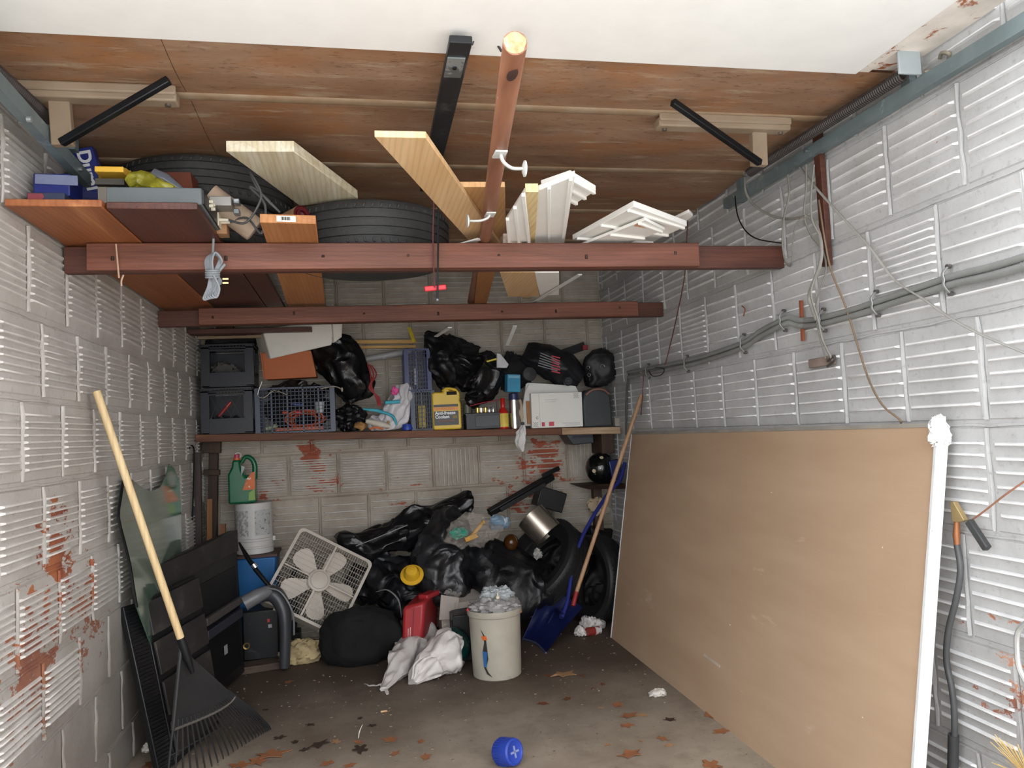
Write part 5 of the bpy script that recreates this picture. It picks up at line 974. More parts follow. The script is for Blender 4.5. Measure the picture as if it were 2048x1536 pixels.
for i in range(5):
    a = 2*PI*i/5+1.34; mb = MB(F @ Matrix.Rotation(a, 4, 'Z') @ Matrix.Translation((0, 0, -.035))); vs = []
    pr_ = [(.04, -.03, .025), (.08, -.036, .03), (.12, -.05, .042), (.16, -.062, .054), (.195, -.062, .056), (.218, -.05, .045), (.232, -.018, .018)]
    for x, y0, y1 in pr_:
        for q_ in range(5): y = y0+(y1-y0)*q_/4; vs.append((x, y, -y*.35))
    n5 = len(pr_); fs = [(r*5+c_, (r+1)*5+c_, (r+1)*5+c_+1, r*5+c_+1) for r in range(n5-1) for c_ in range(4)]; kk = len(vs); fs += [tuple(x+kk for x in f)[::-1] for f in fs]; vs += [(x, y, z-.003) for x, y, z in vs]
    mb.add(vs, fs); part('blade', mb, bm_, fan)
part('motor', MB(F).cyl((0, 0, -.085), (0, 0, -.035), .05, .045, 24), mat('motor_grey', '55504a', .5), fan)
mb = MB(F)
for i in range(1, 14): x = -L_+2*L_*i/14; mb.box((x, 0, -.095), (.0025, 2*L_, .003)); mb.box((0, x, -.095), (2*L_, .0025, .003))
part('rear_grille', mb, mat('rear_dark', '4a453f', .6), fan)
for s in (-1, 1): part('foot', MB(F).box((s*.15, -S_-.008, -.05), (.03, .016, .09)), fm, fan, bevel=.004)
# ---- leaf blower / grey curved vacuum with black box and plank
t = thing('shop_vacuum', 'dark grey plastic vacuum head with an arched body beside the fan', 'vacuum', F0(560, 1300)); vm_ = mat('graphite_plastic', '3b3c40', .38, vary=.1)
mb = MB(); mb.tube([atY(488, 1207, 4.7), atY(515, 1192, 4.72), atY(540, 1180, 4.75)], [.045, .042, .03], 18, smooth=4); part('nozzle', mb, mat('scuffed_graphite', '6a6a6c', .35, vary=.1), t)
mb = MB(); mb.tube([atY(520, 1190, 4.78), atY(548, 1188, 4.78), atY(566, 1215, 4.76), atY(571, 1255, 4.74), V((atY(568, 1296, 4.73).x, 4.73, .02))], [.05, .062, .055, .042, .036], 18, smooth=6, flat=.8); part('arched_body', mb, vm_, t)
mb = MB(); mb.tube([atY(534, 1176, 4.72), atY(562, 1185, 4.71), atY(585, 1225, 4.70), atY(588, 1270, 4.70)], .006, 8, smooth=6); part('seam', mb, MATS['scuffed_graphite'], t)
mb = MB(); mb.tube([atY(478, 1085, 4.95), atY(492, 1110, 4.9), atY(512, 1140, 4.85), atY(545, 1180, 4.8)], [.006, .014, .015, .012], 12); wd = part('wand', mb, bk, t); mb = MB(); mb.tube([atY(506, 1128, 4.83), atY(511, 1135, 4.83)], .018, 14); part('chrome_band', mb, MATS['mirror_chrome'], wd, label='bright chrome band')
t = thing('black_case', 'black plastic case standing on the floor under the vacuum arch', 'case', F0(520, 1300)); mb = MB(); a = atY(483, 1210, 4.88).x; b = atY(556, 1210, 4.88).x; zt = atY(520, 1222, 4.88).z; mb.box(((a+b)/2, 4.98, zt/2+.02), (b-a, .2, zt-.03)); bo = part('body', mb, blk, t, bevel=.01)
part('sticker', MB().box(atY(540, 1252, 4.875), (.02, .002, .02)), MATS['sticker_grey'], bo); part('red_switch', MB().box(atY(537, 1241, 4.875), (.014, .003, .02)), MATS['clamp_red'], bo)
T = frame(atY(493, 1292, 4.87), (1, 0, 0), (0, 0, 1)); part('brass_ring', MB(T).lathe([(.012, 0), (.02, .004), (.02, -.004), (.012, 0)], 18), mat('dull_brass', '9a7c50', .4, metal=.5), bo)
mb = MB(); mb.bar(V((atZ(478, 1308, 0).x, 4.78, .022)), V((atZ(585, 1300, 0).x, 4.84, .022)), .13, .04); solo('floor_plank', mb, wood('dirty_plank', '5a4a3f', '43362d', 0, .8), 'short dirty plank lying on the floor under the black case', 'plank', bevel=.004)
solo('dark_bottle', MB().lathe([(0, 0), (.045, 0), (.05, .1), (.03, .3), (.012, .42), (0, .42)], 18, RT((atY(573, 1100, 5.25).x, 5.27, .1), .1, .12, 0)), mat('dark_teal', '1a2a30', .3), 'dark teal pointed bottle standing between the tub and the fan', 'bottle')
solo('dark_crate', MB().box((atY(573, 1100, 5.25).x, 5.27, .05), (.14, .14, .1)), blk, 'low black box under the dark teal bottle', 'box', bevel=.004)
# ---- cream bag, black bag
solo('cream_sack', blob(V((F0(615, 1280).x, 4.88, .055)), (.125, .08, .07), 91, .3, 3, .012, 12, floor=.001), mat('cream_cloth', 'b39f78', .8, vary=.15, bump=.4), 'small dirty cream cloth bag under the fan', 'bag')
t = thing('duffel_bag', 'deep black soft duffel bag on the floor right of the fan', 'bag', F0(720, 1290)); xd = F0(722, 1285).x
part('body', blob(V((xd, 4.74, .15)), (.235, .14, .165), 92, .12, 2, .015, 7, floor=.002, power=.85), mat('deep_black_cloth', '0c0c0e', .9, vary=.4, bump=.3), t)
mb = MB(); mb.tube([atY(752, 1184, 4.8), atY(775, 1180, 4.78), atY(797, 1200, 4.76), atY(803, 1235, 4.75)], [.005, .012, .014, .006], 10, smooth=6, flat=.3); part('grey_strap', mb, mat('silver_grey_cloth', '7a7a7a', .6), t)
# ---- heap of black bags
def heap(pts, r, sd, m, lab, name='bin_bag', **k): return solo(name, sack(pts, r, 80, 56, 7, .09, sd, wr=.04, fs=6, floor=.002, **k), m, lab, 'bag')
heap([S(680, 1095, 5.22), S(760, 1080, 5.2), S(850, 1045, 5.18), S(930, 1010, 5.18), S(944, 1005, 5.18)], [.07, .12, .12, .07, .04], 101, bag, 'long black bin bag sloping up to the right against the back wall')
heap([S(900, 1030, 5.15), S(895, 1090, 5.05), S(880, 1150, 4.98), S(850, 1190, 4.95)], [.08, .19, .22, .10], 102, mat('grey_sheen_bag', '232326', .36, vary=.4, bump=.5, bscale=12, distort=1, spec=.6), 'large wrinkled black bin bag in the middle of the heap')
heap([S(930, 1100, 5.0), S(1000, 1150, 4.95), S(1060, 1190, 4.9), S(1090, 1215, 4.88)], [.10, .22, .2, .08], 103, bagm, 'matte black bin bag sagging toward the white trash pail')
heap([S(750, 1130, 5.2), S(790, 1170, 5.15), S(820, 1215, 5.1)], [.10, .2, .14], 104, bagm, 'dark black bin bag low behind the duffel bag')
heap([S(700, 1190, 5.25), S(740, 1160, 5.25), S(770, 1120, 5.28)], [.08, .14, .08], 105, bagm, 'black bin bag pressed against the back wall behind the fan')
mb = MB(); mb.tube([S(712, 1092, 5.02), S(760, 1073, 5.0), S(815, 1050, 4.98)], .003, 6, smooth=4); solo('silver_wire', mb, mat('silver_cord', '8a8a8c', .4), 'thin silver wire crossing the long sloping bin bag', 'wire')
hh = thing('plastic_hat', 'yellow plastic hat with a brim lying on the black bags right of the fan', 'hat', S(825, 1150, 4.85)); T = frame(S(824, 1150, 4.82), (1, 0, .12), (.0, -.35, 1))
mb = MB(T); mb.lathe([(.05, 0), (.048, .03), (.034, .055), (.0, .062)], 24, RT((0, 0, 0), -PI/2+.5)); part('crown', mb, mat('chrome_yellow', 'd2a52a', .4), hh); part('brim', MB(T).lathe([(.05, 0), (.072, -.004), (.072, .003), (.05, .006)], 24, RT((0, 0, 0), -PI/2+.5)), mat('chrome_yellow', 'd2a52a', .4), hh)
solo('blue_marble', MB().ball(S(805, 1155, 4.84), .014, 12), mat('royal_blue', '2a3f8a', .4), 'small royal blue ball left of the yellow hat', 'ball')
# ---- red gas can
t = thing('red_case', 'red hard plastic case standing on edge between the white boxes and white bags', 'case', F0(850, 1290)); rm = mat('case_red', 'a32b30', .4, vary=.08, spots=[('7a2428', .66, 8)])
a = atY(808, 1212, 4.62); b = atY(838, 1204, 4.62); q = [atY(805, 1215, 4.60), atY(850, 1203, 4.58), atY(842, 1300, 4.56), atY(800, 1285, 4.60)]; q[2].z = .01; q[3].z = .01; off = V((.13, .42, .0))
mb = MB(); vs = q+[p+off for p in q]; mb.add(vs, [(0,1,2,3),(7,6,5,4),(0,4,5,1),(1,5,6,2),(2,6,7,3),(3,7,4,0)]); bo = part('shell', mb, rm, t, bevel=.02)
mid = [(q[0]+q[1])/2, (q[3]+q[2])/2]; mb = MB(); mb.bar(mid[0]+V((0, -.003, -.02)), mid[1]+V((0, -.003, .02)), .004, .008, (0, 1, 0)); part('seam', mb, mat('dark_red_seam', '6f1d22', .5), bo)
for s in (.33, .66): p = bil(q, .35, s*.6+.35)
dx = (q[1]-q[0]).normalized(); dz = (q[0]-q[3]).normalized(); F = frame(bil(q, .30, .62)+V((0, -.004, 0)), dz, -dx); text('▮', .001, F, wht, bo) if False else None
for k, w_ in enumerate((.085, .10)): part('print_line', MB(F).box((.03, -.012*k, .0), (w_, .004, .001)), mat('print_offwhite', 'd8b8b4', .5), bo)
part('hasp', MB().bar(atY(845, 1195, 4.7), atY(880, 1180, 4.85), .07, .03), rm, t, bevel=.008)
# ---- open white carton
t = thing('open_carton', 'dirty white open cardboard carton between the red case and the trash pail', 'box', F0(920, 1250)); cwm = mat('dirty_white_card', 'b5aca4', .7, vary=.08, spots=[('8f8378', .66, 7)])
q = [atY(882, 1190, 4.72), atY(918, 1196, 4.66), atY(915, 1238, 4.68), atY(878, 1240, 4.74)]; q2 = [atY(910, 1206, 4.66), atY(974, 1198, 4.78), atY(972, 1226, 4.78), atY(911, 1240, 4.68)]
slabq(q, .006, 'side_flap', cwm, t, bevel=.001); slabq(q2, .006, 'front', cwm, t, bevel=.001); q3 = [atY(911, 1180, 4.9), atY(950, 1178, 4.95), atY(974, 1198, 4.78), atY(910, 1206, 4.68)]; slabq(q3, .006, 'top_flap', cwm, t, bevel=.001)
q4 = [atY(893, 1186, 4.85), atY(951, 1168, 5.0), atY(945, 1178, 4.95), atY(905, 1196, 4.8)]; slabq(q4, .005, 'brown_flap', mat('brown_flap', '8a6c54', .7), t, bevel=.001)
mb = MB(); a = q[3].x; b = q2[1].x; mb.box(((a+b)/2+.01, 4.88, .10), (b-a-.02, .2, .2)); part('carton', mb, cwm, t, bevel=.004)
solo('grey_paper', blob(atY(905, 1190, 4.78), (.05, .03, .03), 111, .4, 3, .01, 20, n=28), mat('grey_paper', '7f7a76', .7), 'crumpled grey paper poking from the white carton', 'paper')
t = thing('black_caddy', 'black plastic caddy with rectangular handle in front of the white carton', 'caddy', F0(925, 1290)); mb = MB(); a = atY(903, 1240, 4.45).x; b = atY(950, 1240, 4.45).x; zt = atY(925, 1236, 4.45).z; mb.box(((a+b)/2+.01, 4.58, zt/2+.002), (b-a, .14, zt)); part('body', mb, blk, t, bevel=.006)
P = [atY(903, 1240, 4.48), atY(903, 1223, 4.48), atY(936, 1217, 4.48), atY(938, 1235, 4.48)]; mb = MB(); [mb.bar(P[i], P[i+1], .012, .010, (0, 1, 0)) for i in range(3)]; part('handle', mb, blk, t)
# green bowling ball, black bowling ball
def bowling(c, r, m, lab, hole, hm, nh=1):
    t = thing('bowling_ball', lab, 'ball', (c[0], c[1], c[2]-r)); part('ball', MB().ball(c, r, 40), m, t)
    for (u, v) in hole:
        d = ray(u, v); o = CAM-V(c); b = d.dot(o); disc = b*b-d.dot(d)*(o.dot(o)-r*r); s = (-b-math.sqrt(max(disc, 0)))/d.dot(d); p = CAM+d*s; n = (p-V(c)).normalized(); T = Matrix.Translation(p) @ n.to_track_quat('Z', 'Y').to_matrix().to_4x4()
        part('finger_hole', MB(T).lathe([(.0, .0006), (.008, .0008), (.009, .0012), (.013, .0008), (.014, -.002)], 18), hm, t)
cg_ = F0(888, 1296); bowling((cg_.x+.01, 4.46, .109), .1085, mat('dark_green_gloss', '0e3a36', .12, vary=.4, scale=4, coat=.4), 'dark green bowling ball behind the white shopping bags', [(889, 1249)], mat('hole_cream', 'c8b89c', .4))
# white bags on the floor
wf = mat('soft_white_film', 'cdc6c2', .38, vary=.06, bump=.5, bscale=22)
solo('plastic_bag', sack([F0(765, 1382)+V((0, 0, .01)), F0(790, 1360)+V((0, .02, .05)), F0(825, 1330)+V((0, .05, .09)), F0(850, 1310)+V((0, .06, .10)), F0(860, 1300)+V((0, .1, .1))], [.012, .055, .09, .085, .03], 72, 48, 7, .11, 121, floor=.001, wr=.022, fs=8), wf, 'left white knotted shopping bag on the floor', 'bag')
solo('plastic_bag', sack([F0(830, 1372)+V((0, 0, .02)), F0(855, 1362)+V((0, .03, .07)), F0(895, 1352)+V((0, .09, .10)), F0(925, 1350)+V((0, .14, .09)), F0(942, 1350)+V((0, .15, .08))], [.02, .08, .125, .11, .03], 80, 54, 9, .1, 122, floor=.001, wr=.024, fs=8), wf, 'right bigger white pleated shopping bag on the floor', 'bag')
mb = MB(); mb.tube([F0(728, 1368)+V((0, 0, .004)), F0(742, 1374)+V((0, 0, .006)), F0(762, 1374)+V((0, 0, .012))], [.003, .008, .012], 8, smooth=5, flat=.4); mb.tube([F0(776, 1391)+V((0, 0, .006)), F0(768, 1380)+V((0, 0, .012)), F0(762, 1374)+V((0, 0, .012))], [.008, .01, .01], 8, smooth=5, flat=.4); crumple(mb, .004, 30, 3)
solo('bag_ears', mb, wf, 'torn bag ears knotted at the near end of the left white bag', 'bag')
# ---- trash pail
xt = (atY(944, 1300, 4.18).x+atY(1046, 1300, 4.18).x)/2; cy = F0(1000, 1366).y+.15; r1 = .142; hp = .365
t = thing('trash_pail', 'dirty white round pail with a jagged crack, stuffed with a grey bag', 'bucket', (xt, cy, 0)); T = RT((xt, cy, 0)); pm = mat('dirty_pail', 'a8a294', .5, vary=.06, spots=[('9c978c', .60, 5), ('b59a6a', .70, 7)], bump=.1)
c0 = cy-.0
mb = MB(T); mb.lathe([(0, 0), (r1*.88, 0), (r1*.93, .006), (r1*.97, hp*.5), (r1, hp*.9), (r1*1.05, hp*.91), (r1*1.07, hp*.93), (r1*1.06, hp), (r1*1.02, hp), (r1*.98, hp*.93), (r1*.93, hp*.5), (r1*.88, .02), (0, .02)], 56); bo = part('body', mb, pm, t)
def onpail(u, v):
    d = ray(u, v); dx, dy = d.x, d.y; ox, oy = -xt, -cy; R_ = r1*.975; a = dx*dx+dy*dy; b = 2*(ox*dx+oy*dy); c_ = ox*ox+oy*oy-R_*R_; s = (-b-math.sqrt(max(b*b-4*a*c_, 0)))/(2*a); p = CAM+d*s; n = V((p.x-xt, p.y-cy, 0)).normalized(); return p+n*.004
q = [(961, 1257), (972, 1275), (975, 1300), (977, 1318), (973, 1335), (978, 1346), (986, 1355), (975, 1348), (969, 1335), (966, 1305), (969, 1285), (967, 1272)]
P = [onpail(*p) for p in q]; mb = MB(); mb.add(P, [tuple(range(len(P)))]); part('crack', mb, mat('crack_dark', '2c2825', .8), bo)
P = [onpail(*p) for p in ((966, 1302), (975, 1304), (974, 1334), (969, 1334))]; P = [p+(V((p.x-xt, p.y-cy, 0)).normalized())*.0015 for p in P]; mb = MB(); mb.add(P, [(0, 1, 2, 3)]); part('blue_patch', mb, mat('sign_blue', '2f5f98', .4), bo, label='blue label showing through the crack')
P = [onpail(*p) for p in ((963, 1272), (973, 1272), (975, 1280), (966, 1280))]; P = [p+(V((p.x-xt, p.y-cy, 0)).normalized())*.0015 for p in P]; mb = MB(); mb.add(P, [(0, 1, 2, 3)]); part('orange_patch', mb, MATS['collar_orange'], bo, label='orange label showing through the crack')
solo('grey_liner', crumple(blob(V((xt, cy, hp+.0)), (.125, .125, .055), 131, .3, 3, .008, 9), .002, 20, 5), mat('grey_bag_film', '9a9896', .35, vary=.1, bump=.5, bscale=25), 'grey plastic bag stuffed in the top of the trash pail', 'bag')
solo('white_film_ball', blob(V((xt+.02, cy+.04, hp+.05)), (.085, .06, .05), 132, .35, 3, .008, 10), mat('pale_blue_film', 'aab0b2', .35), 'pale grey film bunched highest in the trash pail', 'bag'); bpy.data.objects['white_film_ball'].name = 'film_bag'
t = thing('spray_bottle', 'small ivory pump bottle sticking out of the trash pail', 'bottle', (xt+.01, cy-.03, hp+.04)); T = RT((xt+.012, cy-.06, hp+.035)); part('body', MB(T).lathe([(0, 0), (.011, 0), (.012, .03), (.006, .036), (0, .036)], 14), mat('ivory_bottle', 'd6ccb4', .4), t); part('nozzle', MB(T).lathe([(.004, .036), (.003, .052), (0, .052)], 10), MATS['ivory_bottle'], t)
for k, (u, v, m, l2) in enumerate(((941, 1232, 'signal_red', 'small red plug on the left rim of the trash pail'), (1051, 1248, 'vivid_orange', 'small orange plug at the right rim of the trash pail'))): solo('small_plug', MB().ball(V((xt+(-.148 if k == 0 else .146), cy-.01, hp-.002 if k == 0 else hp*.9)), .009, 12), MATS[m], l2, 'plug')
# ---- snow shovel
bs = mat('shovel_blue', '161c46', .3, vary=.12); t = thing('snow_shovel', 'dark blue plastic snow shovel with a bent blue pole leaning in the corner', 'shovel', F0(1080, 1305))
mb = MB(); mb.tube([atY(1250, 925, 4.98), atY(1240, 960, 4.96), atY(1218, 985, 4.94), atY(1185, 1035, 4.88), atY(1160, 1085, 4.82), atY(1145, 1140, 4.76), atY(1135, 1200, 4.68), atY(1124, 1235, 4.62)], .0125, 14, smooth=6); part('pole', mb, mat('pole_blue', '27317c', .22, coat=.3), t)
mb = MB(); G = 14; vs = []; TL_ = atY(1100, 1180, 4.72); TR_ = atY(1160, 1200, 4.72); BL_ = F0(1022, 1262); BR_ = F0(1090, 1308); BL_.z = .012; BR_.z = .004; TL_.z += .0
Q = [atY(1090, 1180, 4.75), atY(1165, 1215, 4.66), atZ(1092, 1306, .004), atZ(1046, 1278, .006)]; nn = (Q[1]-Q[0]).cross(Q[3]-Q[0]).normalized(); nn = nn if nn.dot(CAM-Q[0]) > 0 else -nn
for j in range(G+1):
    for i in range(G+1):
        s, r_ = i/G, j/G; p = bil(Q, s, r_); p = p-nn*(.05*math.sin(PI*s)+.05*math.sin(PI*r_*.9))+nn*.004*math.cos(s*PI*8); vs.append(p)
fs = [(j*(G+1)+i, j*(G+1)+i+1, (j+1)*(G+1)+i+1, (j+1)*(G+1)+i) for j in range(G) for i in range(G)]; kk = len(vs); vs2 = [p-nn*.004 for p in vs]; rim = [i for i in range(G+1)]
mb.add(vs+vs2, fs+[tuple(x+kk for x in f)[::-1] for f in fs]); bl_ = part('blade', mb, bs, t)
mb = MB(); mb.tube([Q[3], (Q[3]+Q[2])/2-nn*.05, Q[2]], .006, 8, smooth=6); part('edge_strip', mb, mat('scuffed_blue', '4a5070', .4), bl_)
mb = MB(); mb.tube([atY(1124, 1232, 4.62), bil(Q, .5, .3)-nn*.04, bil(Q, .5, .62)-nn*.08], [.02, .014, .006], 12, smooth=5); part('socket', mb, bs, bl_)
mb = MB(); mb.bar(Q[0], Q[3], .004, .05, nn); part('side_wing', mb, mat('wing_blue', '3a4278', .35), bl_)
# wood handled tool
t = thing('wooden_pole', 'straight tan wooden broom pole with red lower end leaning beside the shovel', 'pole', atY(1147, 1215, 4.72)); a = atX(1284, 790, 1.79) ; a = atX(1283, 790, 1.785); b = atY(1153, 1184, 4.50); c = atY(1146, 1212, 4.47)
part('pole', MB().tube([a, b], .0125, 16), wood('tan_pole', 'b08e6e', '957050', 2, .5, 10, spots=[('6a4a34', .7, 24)]), t); e = b+(b-a)*(.30/ (b-a).length*.55)
part('red_ferrule', MB().tube([b, c], [.0132, .0132], 14), mat('enamel_red', '8e2424', .4), t)
# tyres at right
drb = mat('dark_tyre_rubber', '1c1c1d', .55, vary=.2, bump=.25, bscale=60, spots=[('33302d', .62, 6)])
ct = S(1105, 1110, 5.12); M1 = Matrix.Translation(V((1.02, 5.03, .33))) @ V((-.55, -.62, .55)).to_track_quat('Z', 'Y').to_matrix().to_4x4()
ct = S(1090, 1105, 5.05); ax = V((-.62, -.30, .55)).normalized(); tyre('tyre', ct, .32, .19, .19, 'large dark tyre tilted against the back corner, holding the steel drum', M=Matrix.Translation(V((S(1085, 1130, 4.98).x+.03, 5.03, .42))) @ ax.to_track_quat('Z', 'Y').to_matrix().to_4x4(), m=drb)
ax = V((-.93, -.30, .12)).normalized(); tyre('tyre', ct, .292, .17, .18, 'dark tyre standing upright between the wooden pole and the wallboard', M=Matrix.Translation(V((1.56, 5.07, .295))) @ ax.to_track_quat('Z', 'Y').to_matrix().to_4x4(), m=drb)
solo('red_ball', MB().ball(S(1142, 1150, 5.0), .085, 28), mat('dark_red_gloss2', '5a1a22', .3, vary=.2), 'dark red ball showing between the two tyres behind the poles', 'ball')
heap([V((1.05, 5.28, .1)), V((1.3, 5.27, .35)), V((1.45, 5.27, .5)), V((1.62, 5.27, .45))], [.07, .09, .09, .05], 106, mat('dark_filler_bag', '0e0e10', .6, bump=.4, bscale=14), 'added black filler bag for the dark corner behind the two standing tyres')  # added black fillers standing in for the dark behind the tyres
heap([V((1.60, 5.27, .08)), V((1.66, 5.26, .3)), V((1.68, 5.26, .6))], [.1, .11, .08], 107, MATS['dark_filler_bag'], 'narrow added black filler bag upright in the dark far right corner')
# steel drum, planks, box
t = thing('steel_drum', 'open ended brushed steel cylinder lying tilted on the tyre', 'cylinder', S(1078, 1050, 5.0)); ax0 = S(1100, 1018, 5.12); ax1 = S(1062, 1072, 4.93)
a = S(1063, 1024, 5.02); b = S(1096, 1072, 4.96); mid = S(1080, 1050, 5.0); dcy = (S(1103, 1066, 5.0)-S(1060, 1024, 5.0)).normalized(); pp0 = S(1062, 1027, 5.06); 
p0_ = S(1064, 1032, 5.02)+V((0, 0, 0)); p1_ = S(1098, 1066, 4.98)
T = Matrix.Translation(S(1061, 1030, 5.05)) @ (S(1101, 1071, 4.97)-S(1061, 1030, 5.05)).to_track_quat('Z', 'Y').to_matrix().to_4x4()
mb = MB(); pA = S(1100, 1020, 5.0); 
T = Matrix.Translation(S(1079, 1050, 5.02)) @ (S(1110, 1078, 4.97)-S(1066, 1030, 5.05)).to_track_quat('Z', 'Y').to_matrix().to_4x4()
mb = MB(T); mb.lathe([(.105, -.09), (.108, -.088), (.108, .088), (.105, .09), (.102, .088), (.102, -.088), (.105, -.09)], 44); part('shell', mb, mat('satin_steel', 'b5aca0', .25, metal=.9, vary=.05), t); mb = MB(T); mb.lathe([(0, -.087), (.102, -.087)], 30); part('end_disc', mb, mat('drum_inside', '6f685f', .4, metal=.6), t)
t = thing('black_plank', 'long black plastic ledge with broken end leaning across the back wall', 'ledge', S(1040, 985, 5.2)); q = [S(972, 1026, 5.15), S(1110, 934, 5.22), S(1120, 946, 5.2), S(985, 1030, 5.12)]
mb = MB(); mb.bar(S(978, 1026, 5.12), S(1105, 952, 5.22), .05, .045, (0, -.3, 1)); part('ledge', mb, blk, t, bevel=.005); mb = MB(); mb.bar(S(1085, 952, 5.2), S(1118, 936, 5.24), .02, .03); part('broken_tip', mb, blk, t, bevel=.003)
part('lower_lip', MB().bar(S(1000, 1020, 5.1), S(1090, 968, 5.16), .02, .03), blk, t, bevel=.003)
solo('black_box', MB(RT(S(1098, 998, 5.25), 0, .35, .1)).box((0, 0, 0), (.2, .12, .14)), blk, 'black box under the broken black ledge by the back wall', 'box', bevel=.006)
# clear bag with green/yellow, blue white pack, amber jar
t = thing('clear_bag', 'clear plastic bag with green and yellow items lying on the black heap', 'bag', S(935, 1065, 5.0))
part('green_item', blob(S(918, 1066, 4.72), (.05, .03, .032), 141, .3, 4, .008, 20, n=28), mat('sea_green_film', '2f9a82', .35), t); part('yellow_item', MB().bar(S(938, 1078, 4.72), S(968, 1042, 4.74), .02, .02), mat('warm_yellow', 'c8932e', .5), t, bevel=.004); part('yellow_item', MB().bar(S(930, 1080, 4.71), S(955, 1070, 4.71), .02, .03), MATS['warm_yellow'], t, bevel=.004)
part('film', blob(S(940, 1062, 4.75), (.15, .07, .085), 142, .35, 3, .02, 12), mat('clear_film', 'b5aca4', .12, trans=.0, alpha=.22, bump=.5, bscale=20), t)
solo('printed_pack', blob(S(998, 1045, 4.8), (.06, .04, .045), 143, .2, 3, .01, 14, n=32), mat('blue_white_pack', '7a94a8', .4, spots=[('c04a4a', .64, 18), ('b8c0c8', .52, 9)]), 'crumpled blue and white pack with red print next to the clear bag', 'pack')
t = thing('amber_jar', 'dark amber glass jar with pale cap in the tyre', 'jar', S(1020, 1090, 4.93)); T = Matrix.Translation(S(1028, 1108, 4.9)) @ V((.1, .5, .35)).to_track_quat('Z', 'Y').to_matrix().to_4x4(); part('body', MB().ball(S(1022, 1085, 4.93), .05, 24, (1, 1, 1.1)), mat('amber_glass', '3f2408', .1), t); part('cap', MB().ball(S(1027, 1112, 4.885), .011, 12), MATS['hole_cream'], t)
solo('crumpled_film', blob(S(1076, 1107, 4.86), (.03, .02, .025), 144, .4, 4, .01, 24, n=24), MATS['grey_bag_film'], 'small crumpled clear film on the tilted tyre', 'film')
# bowling ball shelf right
t = thing('corner_shelf', 'small dark pointed wooden shelf under the black bowling ball', 'shelf', S(1195, 972, 5.15)); mb = MB(); z_ = S(1195, 969, 5.1).z; mb.add([V((S(1150, 966, 5.2).x, 5.15, z_)), V((XR-.02, 4.98, z_)), V((XR-.02, 5.36, z_)), V((S(1150, 966, 5.2).x, 5.36, z_)), V((S(1175, 980, 5.2).x, 5.17, z_-.035)), V((XR-.02, 5.0, z_-.035)), V((XR-.02, 5.36, z_-.035)), V((S(1175, 980, 5.2).x, 5.36, z_-.035))], [(0,1,2,3),(7,6,5,4),(0,4,5,1),(1,5,6,2),(2,6,7,3),(3,7,4,0)]); part('board', mb, dw, t, bevel=.003)
part('leg', MB().box((1.66, 5.25, (z_-.035)/2), (.06, .06, z_-.036)), dw, t)
bc = S(1203, 938, 5.14); bowling((bc.x, 5.16, z_+.1085), .108, mat('black_gloss', '101214', .12, vary=.2, coat=.4), 'black bowling ball on the small corner shelf', [(1188, 942), (1203, 915)], MATS['hole_cream'])
solo('blue_case', MB(RT(S(1232, 940, 5.05), 0, -.15, 0)).box((0, .03, 0), (.075, .05, .14)), mat('dark_blue_clear', '27305f', .2), 'dark blue translucent case wedged between the black ball and the wallboard', 'case', bevel=.006)
solo('torn_paper', blob(S(1192, 1010, 5.2), (.05, .03, .05), 151, .5, 4, .01, 24, n=24), mat('tan_paper', 'a8957c', .8), 'torn tan paper under the corner shelf', 'paper')
solo('white_board_end', MB(RT(S(1200, 1018, 5.3), 0, -.5, 0)).box((0, 0, 0), (.12, .02, .1)), mat('off_white_card', '9f9a90', .7), 'off-white card behind the blue pole', 'card'); bpy.data.objects['white_board_end'].name = 'paper_card'
# rubbish by the wallboard corner
for k, (u, v, r_, lab) in enumerate(((1178, 1246, .045, 'crumpled white bag, left of two by the wallboard foot'), (1197, 1245, .035, 'crumpled white bag, right of two by the wallboard foot'), (1162, 1258, .03, 'smallest crumpled white bag beside the shovel blade'))): p = atZ(u, v+14, 0); solo('crumpled_bag', blob(V((p.x, p.y, r_*.9)), (r_*1.1, r_, r_), 160+k, .4, 4, .01, 24, n=28, floor=.001), wf, lab, 'bag')
p = atZ(1190, 1272, 0); t = thing('soda_can', 'crushed red and white drink can by the wallboard foot', 'can', p); part('can_body', crumple(MB().cyl(p+V((-.05, 0, .03)), p+V((.03, .02, .03)), .027, .026, 18), .004, 30), mat('can_red', '8a2f2a', .35, spots=[('c8c0ba', .6, 20)]), t); part('can_end', MB().cyl(p+V((.0, .01, .03)), p+V((.042, .022, .03)), .0275, .024, 18), mat('can_white', 'c9c4c0', .35), t)
# ================================================================== RIGHT WALL AND FLOOR LITTER
XW = XR-.016
wbt = thing('wallboard_sheet', 'large tan sheet of wallboard with white bound edge leaning on the right wall', 'wallboard', (1.55, 3.3, 0))
tan = mat('tan_board_paper', 'b49a80', .55, col2='a98e74', scale=2.2, stretch=(1, .5, 2.5), spots=[('bca48c', .64, 3)], bump=.04, obj=False)
a = atX(1255, 868, 1.765); a.y = 4.75; b = atX(1876, 850, 1.765); c = atZ(1828, 1600, 0); d = atZ(1222, 1275, 0)
N_ = (b-a).cross(d-a).normalized(); d0 = d; Pn_ = a
c = onplane(1826, 1560, a, N_); d = onplane(1222, 1276, a, N_); b = onplane(1876, 851, a, N_); c = b+(c-b)*((b.z-.0)/(b.z-c.z)); d = a+(d-a)*((a.z)/(a.z-d.z))
if N_.x < 0: N_ = -N_
q = [a, b, c, d]; vs = q+[p+N_*.014 for p in q]
mb = MB(); mb.add(vs, [(0,1,2,3),(7,6,5,4),(0,4,5,1),(1,5,6,2),(2,6,7,3),(3,7,4,0)]); part('sheet', mb, tan, wbt)
whe = mat('white_edge_paint', 'efefef', .5, vary=.03, spots=[('a8acb0', .62, 14)], obj=False)
